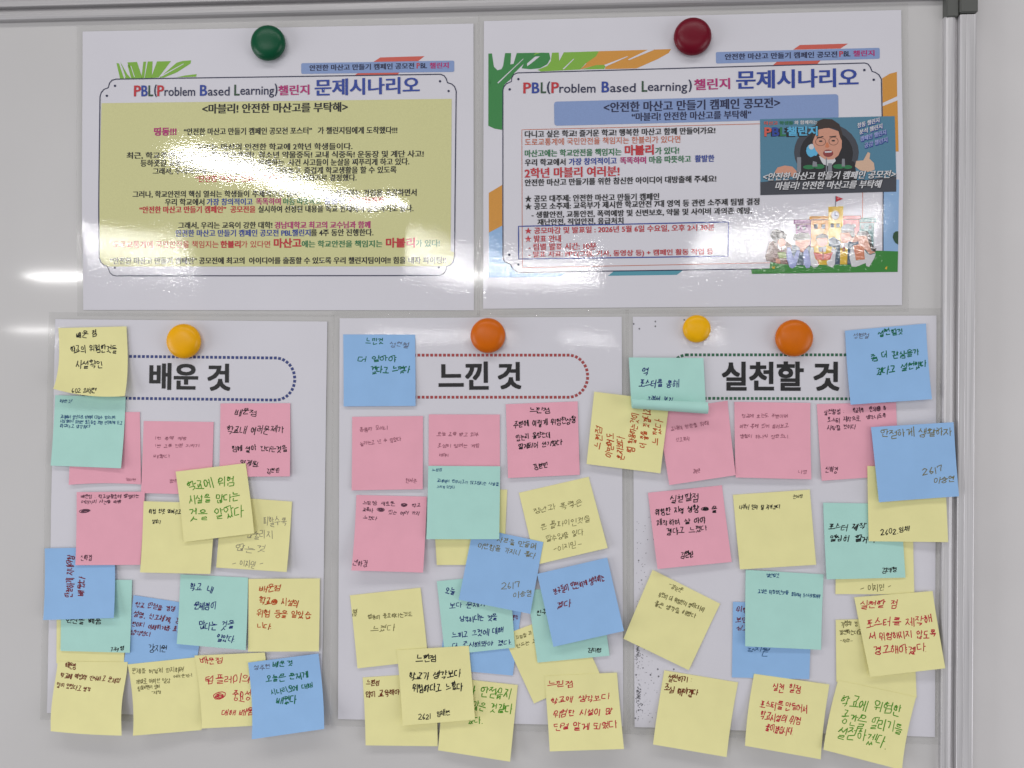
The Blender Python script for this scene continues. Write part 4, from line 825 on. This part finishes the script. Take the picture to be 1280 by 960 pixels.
note('pink', 'pink note with two small black scribbles, lifted at its lower edge', [(445.4, 618.7), (533.5, 620.8), (528.8, 715.8), (439.2, 713)], 0, (6, 7), (7.11, 425, 600),
 [('plum', .8, [('느낀점: 새로운', 200, 208, 485, 215, 38), ('●', 535, 222, 600, 218, 42), ('학교', 635, 228, 722, 230, 36), ('교통사', 195, 265, 290, 268, 36), ('●', 325, 265, 395, 262, 38), ('있는 여러 가지', 430, 290, 710, 300, 36), ('느꼈다', 205, 335, 325, 350, 36), ('신하경', 112, 735, 245, 745, 55)])])
note('yellow', 'tilted yellow note with pencil writing at the right side of the middle sheet', [(648.6, 616), (735.8, 596), (759.6, 685), (670, 706)], 0, (.8, 2), (5.818, 570, 630),
 [('khaki', .65, [('장난과 폭력은', 560, 55, 920, -10, 48), ('큰 끝파이인것을', 610, 175, 980, 105, 50), ('알수있을 있다.', 655, 250, 945, 205, 45), ('-이지민-', 705, 330, 915, 285, 45)])])
note('blue', 'blue note mostly hidden behind the teal note with five dark blue lines', [(560, 750), (652.3, 757), (641, 844.4), (549, 836)], 0, (.3, .3), (7.11, 530, 710), [('maroon', 1.1, [('생각', 775, 440, 835, 440, 42)])])
note('teal', 'teal note with five lines of dark blue writing in the middle sheet', [(546, 726.6), (637, 717.5), (643.6, 809.5), (556, 819)], 1, (.8, 1), (7.11, 530, 710),
 [('navy', 1.1, [('오늘', 190, 200, 275, 215, 60), ('보다 문제가', 225, 335, 550, 325, 50), ('심각하다는 것을', 312, 460, 650, 440, 58), ('느끼고 그것에 대해', 248, 595, 705, 555, 55), ('더 조사해봐야 겠다.', 250, 690, 785, 660, 50)])])
note('yellow', 'yellow note with pencil words at its left, tilted between teal and red-ink notes', [(628.5, 794), (714, 762), (749.7, 842), (667.5, 879.5)], .5, (.35, .3), (7.11, 630, 780),
 [('khaki', .7, [('과정을 과', 105, 125, 250, 75, 32), ('만드는 과정', 110, 200, 330, 130, 35)])])
note('teal', 'teal note under the tilted blue note with dark red writing, signed in black', [(659, 738), (750, 729), (762, 819.6), (672, 828.3)], 1.5, (.8, .8), (7.11, 530, 710),
 [('black', 1.0, [('친구들', 998, 395, 1140, 385, 50), ('김태형', 1451, 736, 1586, 733, 42)])])
note('blue', 'tilted blue note with small brown writing and a number in its corner', [(591.5, 659), (679.2, 677.6), (662.8, 767.3), (573.4, 749.6)], 2.5, (2.5, 3), (5.818, 570, 630),
 [('khaki', .75, [('사건을 만들며', 300, 258, 585, 310, 45), ('미안함을 가지니 좋다', 160, 300, 580, 380, 45)]), ('khaki', .8, [('2617', 330, 600, 468, 585, 62), ('이승연', 420, 665, 555, 650, 48)])])
note('teal', 'teal note with tiny blue print covering the lower part of a pink note', [(535.3, 582.3), (625.3, 582.8), (624, 674), (533, 674)], 3.5, (3, 3), (7.11, 425, 500),
 [('bluepen', .65, [('느낀점', 818, 622, 912, 622, 27), ('교내에서 안전사고가 많고많다는 사실을', 860, 718, 1410, 748, 31), ('느끼게 되었다', 862, 772, 1018, 778, 27)])])
note('blue', 'tilted blue note with dark red writing at the right edge of the middle sheet', [(671.4, 717.4), (759, 697), (780, 788.8), (691.8, 808.5)], 5.4, (3.5, 4), (5.818, 570, 630),
 [('maroon', 1.1, [('친구들이 안전하게 생각하는', 708, 640, 1085, 540, 50), ('겠다', 738, 745, 840, 725, 52)])])
note('yellow', 'yellow note with two pencil lines, alone at the left of the middle sheet', [(437.4, 744.2), (525.6, 734.6), (535.5, 825.5), (446.8, 835.6)], 0, (1.5, .8), (7.11, 425, 710),
 [('khaki', .75, [('협동이 중요하다는것도', 248, 440, 640, 410, 42), ('느꼈다', 280, 545, 490, 530, 58), ('김민', 132, 362, 126, 440, 40)])])
note('yellow', 'yellow note with dark red words hidden on its right, bottom left of the middle sheet', [(453.3, 846.8), (545, 841), (547, 932.8), (457, 931.7)], 0, (3, 2.5), (6, 440, 800),
 [('rust', 1.0, [('느낀점', 108, 325, 210, 325, 45), ('많이 교육해야 한', 100, 410, 420, 385, 50)])])
note('yellow', 'yellow note with bright green writing at the bottom of the middle sheet', [(554.6, 846), (647.2, 856.3), (637.6, 952), (547.5, 938)], 0.6, (3, 7), (6, 440, 800),
 [('lime', 1.15, [('다 안전유지', 870, 375, 1195, 412, 85), ('많은 것같다', 900, 495, 1198, 532, 78), ('있다.', 865, 615, 985, 615, 52)])])
note('yellow', 'yellow note with bold black writing lying over its neighbours at the bottom centre', [(495.9, 812.6), (585.9, 807.2), (593.7, 899.6), (503.3, 907)], 3.8, (5, 4), (6, 440, 800),
 [('black', 1.2, [('느낀점', 475, 145, 635, 140, 60), ('학교가 생각보다', 425, 275, 812, 262, 58), ('위험하다고 느꼈다', 450, 375, 830, 350, 62), ('2621', 495, 575, 595, 575, 45), ('임채현', 632, 560, 735, 550, 42)])])
note('yellow', 'yellow note with four red lines at the bottom right of the middle sheet', [(680.6, 845), (771.2, 840.7), (780, 936.3), (687.2, 939.3)], 1.7, (6, 7), (8, 650, 820),
 [('crimson', 1.1, [('느낀점', 278, 290, 540, 285, 75), ('학교에 생각보다', 305, 465, 895, 430, 65), ('위험한 시설이 많', 335, 600, 935, 575, 70), ('단걸 알게 되었다', 335, 730, 975, 705, 75)])])
# ---- right sheet
note('pink', 'pink note with faint pencil lines, below the curled teal note', [(822, 514), (909.5, 500.8), (919.6, 594), (836.7, 606.4)], 0, (4, 3), (6.4, 800, 490),
 [('faint', .7, [('교내의 안전을 위해', 245, 300, 550, 250, 35), ('신고.하자', 292, 385, 400, 370, 32), ('김민준', 428, 635, 485, 630, 32)])])
note('pink', 'pink note with three wide faint lines under the middle of the green dotted heading', [(918, 502.3), (1013, 503.7), (1014.2, 599.2), (919.6, 596.8)], 0.6, (3, 2), (6.4, 800, 490),
 [('faint', .7, [('학교에 오는도 주변이며', 815, 190, 1185, 195, 32), ('어떤 쪽에 있어 둘러보고', 800, 272, 1190, 275, 34), ('생활이 하나씩 잡았으니..', 800, 355, 1215, 358, 32), ('나영', 1270, 640, 1335, 640, 28)])])
note('pink', 'pink note with three dark lines and a small circle, behind two blue notes', [(1021, 505), (1120, 503), (1124, 594.5), (1027.2, 600.9)], 0, (1, .3), (5.818, 1000, 490),
 [('plum', .8, [('실천할점 :', 175, 148, 325, 142, 38), ('학교폭력', 385, 135, 465, 130, 36), ('안되● 홍', 505, 128, 628, 115, 36), ('포스터 제작으로', 200, 205, 440, 195, 36), ('생각나도록', 480, 185, 628, 172, 34), ('시작할 것이다', 198, 262, 412, 250, 36), ('신하경', 185, 560, 275, 575, 50)])])
note('yellow', 'tilted yellow note with sideways orange-red writing between the middle and right sheets', [(742.8, 489.6), (837, 501), (825.6, 591.7), (733.2, 580)], 1.6, (3, 4), (6.4, 730, 470),
 [('orangered', 1.05, [('느낀점', 108, 580, 125, 400, 62), ('이번에도', 200, 650, 215, 455, 60), ('혼자보다', 290, 670, 300, 480, 62), ('팀 활동하는것이', 370, 610, 415, 300, 62), ('더 좋을 것같다고', 470, 575, 512, 262, 60), ('느꼈다', 578, 550, 600, 345, 65)])])
note('teal', 'teal note with its lower edge curled up, at the top left of the right sheet', [(786, 446.8), (879.3, 447.5), (884, 540), (790.5, 531)], 4, (1.5, 1.5), (6.4, 780, 385),
 [('navy', 1.05, [('역', 148, 510, 200, 510, 60), ('포스터를 통해', 120, 600, 437, 605, 62), ('그려서 보기', 182, 722, 395, 735, 45)])], roll=(0.665, 6.6), power=1.0)
note('blue', 'blue note with dark green writing at the top right of the right sheet', [(1056.3, 413.4), (1157.5, 404.4), (1165, 499), (1063.4, 505.8)], 1, (3, 5), (5.565, 970, 385),
 [('green', 1.2, [('실천할것', 712, 180, 885, 160, 45), ('좀 더 관심을가', 660, 345, 1000, 300, 55), ('겠다고 실천했다', 700, 440, 1060, 390, 55)]), ('bluepencil', .65, [('성현철', 540, 200, 650, 190, 38)])])
note('yellow', 'yellow note behind the lower teal note, with a pencil signature on its bottom strip', [(1046, 650), (1141, 650), (1143, 743), (1044.3, 742.6)], 0, (.4, .4), (5.818, 1000, 600),
 [('khaki', .75, [('- 이지민 -', 440, 790, 668, 770, 55)])])
note('teal', 'teal note with two black lines, overlapped by a yellow note at the right edge', [(1029, 628.4), (1126, 630), (1132, 722), (1033.3, 724.2)], 1, (1.5, 1), (5.818, 1000, 600),
 [('black', 1.1, [('포스터 제작', 205, 345, 482, 338, 46), ('열심히 할거다', 218, 425, 545, 430, 52), ('김태형', 595, 655, 705, 655, 38)])])
note('yellow', 'yellow note with a bold black number, below the crumpled blue note on the rail', [(1084.2, 582.4), (1181, 585), (1185.2, 677.7), (1086, 676.6)], 2, (0, 0), (5.818, 1000, 600),
 [('black', 1.4, [('2602.임채', 588, 385, 800, 352, 45)])], hts=[3.9, 9.5, 9.8, 4.6])
note('blue', 'crumpled blue note reaching over the metal rail, with olive writing and a number', [(1088.8, 533.9), (1192, 527.8), (1198.5, 620.3), (1098.8, 627.9)], 3, (0, 0), (5.818, 1000, 490),
 [('khaki', .95, [('안전하게 생활하자', 590, 305, 1105, 290, 60), ('2617', 888, 585, 1040, 560, 62), ('이승연', 975, 650, 1125, 630, 50)])], hts=[4.6, 11.0, 15.0, 10.5], power=1.0, wave=2.4)
note('pink', 'pink note with black writing low on the left of the right sheet', [(809.9, 616), (902.5, 606.6), (914.7, 702.4), (822, 711.3)], 0, (3.5, 3), (6.4, 790, 600),
 [('black', 1.1, [('실천할점', 308, 150, 540, 140, 65), ('위험한 지역 상황', 190, 262, 530, 235, 55), ('●', 555, 238, 625, 232, 40), ('을', 635, 235, 680, 230, 55), ('제작하며 살 아야', 203, 355, 590, 325, 52), ('겠다고 느꼈다', 278, 415, 605, 395, 50), ('김현빈', 388, 605, 495, 595, 52)])])
note('yellow', 'yellow note with a single line of small black writing in the right sheet', [(916.2, 618.5), (1012.3, 612), (1020.3, 706), (925, 711.8)], 0, (1.5, 1.5), (6.4, 790, 600),
 [('black', .75, [('나부터 먼저 잘 지키겠다.', 858, 220, 1195, 215, 38), ('권서현', 1290, 134, 1370, 128, 30)])])
note('yellow', 'yellow note standing on its corner at the left edge of the right sheet', [(815.8, 712.2), (900.2, 754.7), (861, 837.8), (779.4, 798.5)], 0, (2, 1), (6.4, 770, 700),
 [('khaki', .8, [('-김민준', 425, 195, 535, 250, 35), ('무엇이 더 위험한지 찾아다녀야', 340, 275, 708, 400, 40), ('좋은 생각을 해봤다', 310, 345, 640, 450, 42)])])
note('blue', 'blue note with dark red words half hidden behind the small-print teal note', [(916.3, 752.3), (1014.8, 755), (1011.6, 848.8), (915, 846.9)], 0, (.4, .4), (6.4, 910, 700),
 [('maroon', 1.15, [('위험', 68, 400, 165, 400, 42), ('보면', 60, 478, 165, 480, 42), ('신고', 72, 548, 165, 550, 40)]), ('bluepen', .7, [('강지원', 150, 712, 345, 725, 34), ('ㄴ', 275, 750, 325, 755, 40)])])
note('teal', 'teal note with one line of small blue print low in the right sheet', [(932.2, 712.2), (1029.5, 718), (1026.4, 812.3), (931.5, 807.8)], 1, (3, 2), (6.4, 910, 700),
 [('bluepen', .75, [('실천할것', 308, 125, 408, 125, 32), ('교실은 위험했던것을', 240, 252, 485, 265, 33), ('활동하며 포스터로알려야', 508, 278, 740, 292, 30)])])
note('yellow', 'yellow note with small pencil lines behind the big red-ink note', [(1044.7, 774.8), (1142, 772), (1145.8, 872), (1045.5, 852)], 0, (.3, .3), (6.4, 1010, 720),
 [('khaki', .85, [('가정의 경', 260, 385, 400, 380, 42), ('결산하는데도', 250, 450, 430, 450, 42), ('-채영-', 255, 515, 360, 515, 28)])])
note('yellow', 'tilted yellow note with bright red writing beside the metal rail', [(1067.8, 746.6), (1165.8, 738.8), (1181.8, 835.4), (1087.8, 846.2)], 2, (0, 0), (6.4, 1010, 720),
 [('crimson', 1.1, [('실천할 점', 418, 230, 728, 225, 70), ('포스터를 제작해', 465, 390, 1000, 355, 70), ('서 위험해지지 않도록', 490, 495, 1030, 460, 65), ('경고해야겠다.', 525, 600, 965, 575, 70)])], hts=[3.2, 3.4, 11.5, 8], power=1.4)
note('yellow', 'tilted yellow note with large bright green writing in the bottom right corner', [(1047.6, 850.2), (1145.2, 871.2), (1127.5, 962.5), (1029.3, 937.2)], 1.3, (5, 5), (5.12, 900, 820),
 [('lime', 1.15, [('학교에 위험한', 780, 290, 1170, 360, 85), ('공간을 알리기를', 785, 405, 1180, 470, 80), ('실천하겠다.', 760, 490, 1090, 570, 80)])])
note('yellow', 'nearly empty yellow note with two short dark red lines at the sheet bottom', [(830.4, 837.9), (922.6, 853), (908.3, 946.4), (816.3, 930.6)], 0, (5, 5), (6.4, 790, 810),
 [('rust', 1.2, [('실천하기 :', 290, 235, 485, 260, 55), ('조심 해야겠다', 262, 325, 528, 370, 60)])])
note('yellow', 'yellow note with four red lines overlapping the foot of a blue note', [(942.6, 842.2), (1036.8, 855.6), (1026, 949.2), (931.3, 932.2)], 1.5, (6, 4), (5.12, 900, 820),
 [('crimson', 1.05, [('실천 할점', 340, 205, 525, 215, 55), ('포스터를 만들어서', 262, 315, 570, 350, 55), ('학교시설의 위험', 262, 395, 525, 430, 55), ('줄이겠습니다.', 298, 465, 480, 495, 50)])])
bpy.data.objects.remove(_to); bpy.data.curves.remove(_tc)
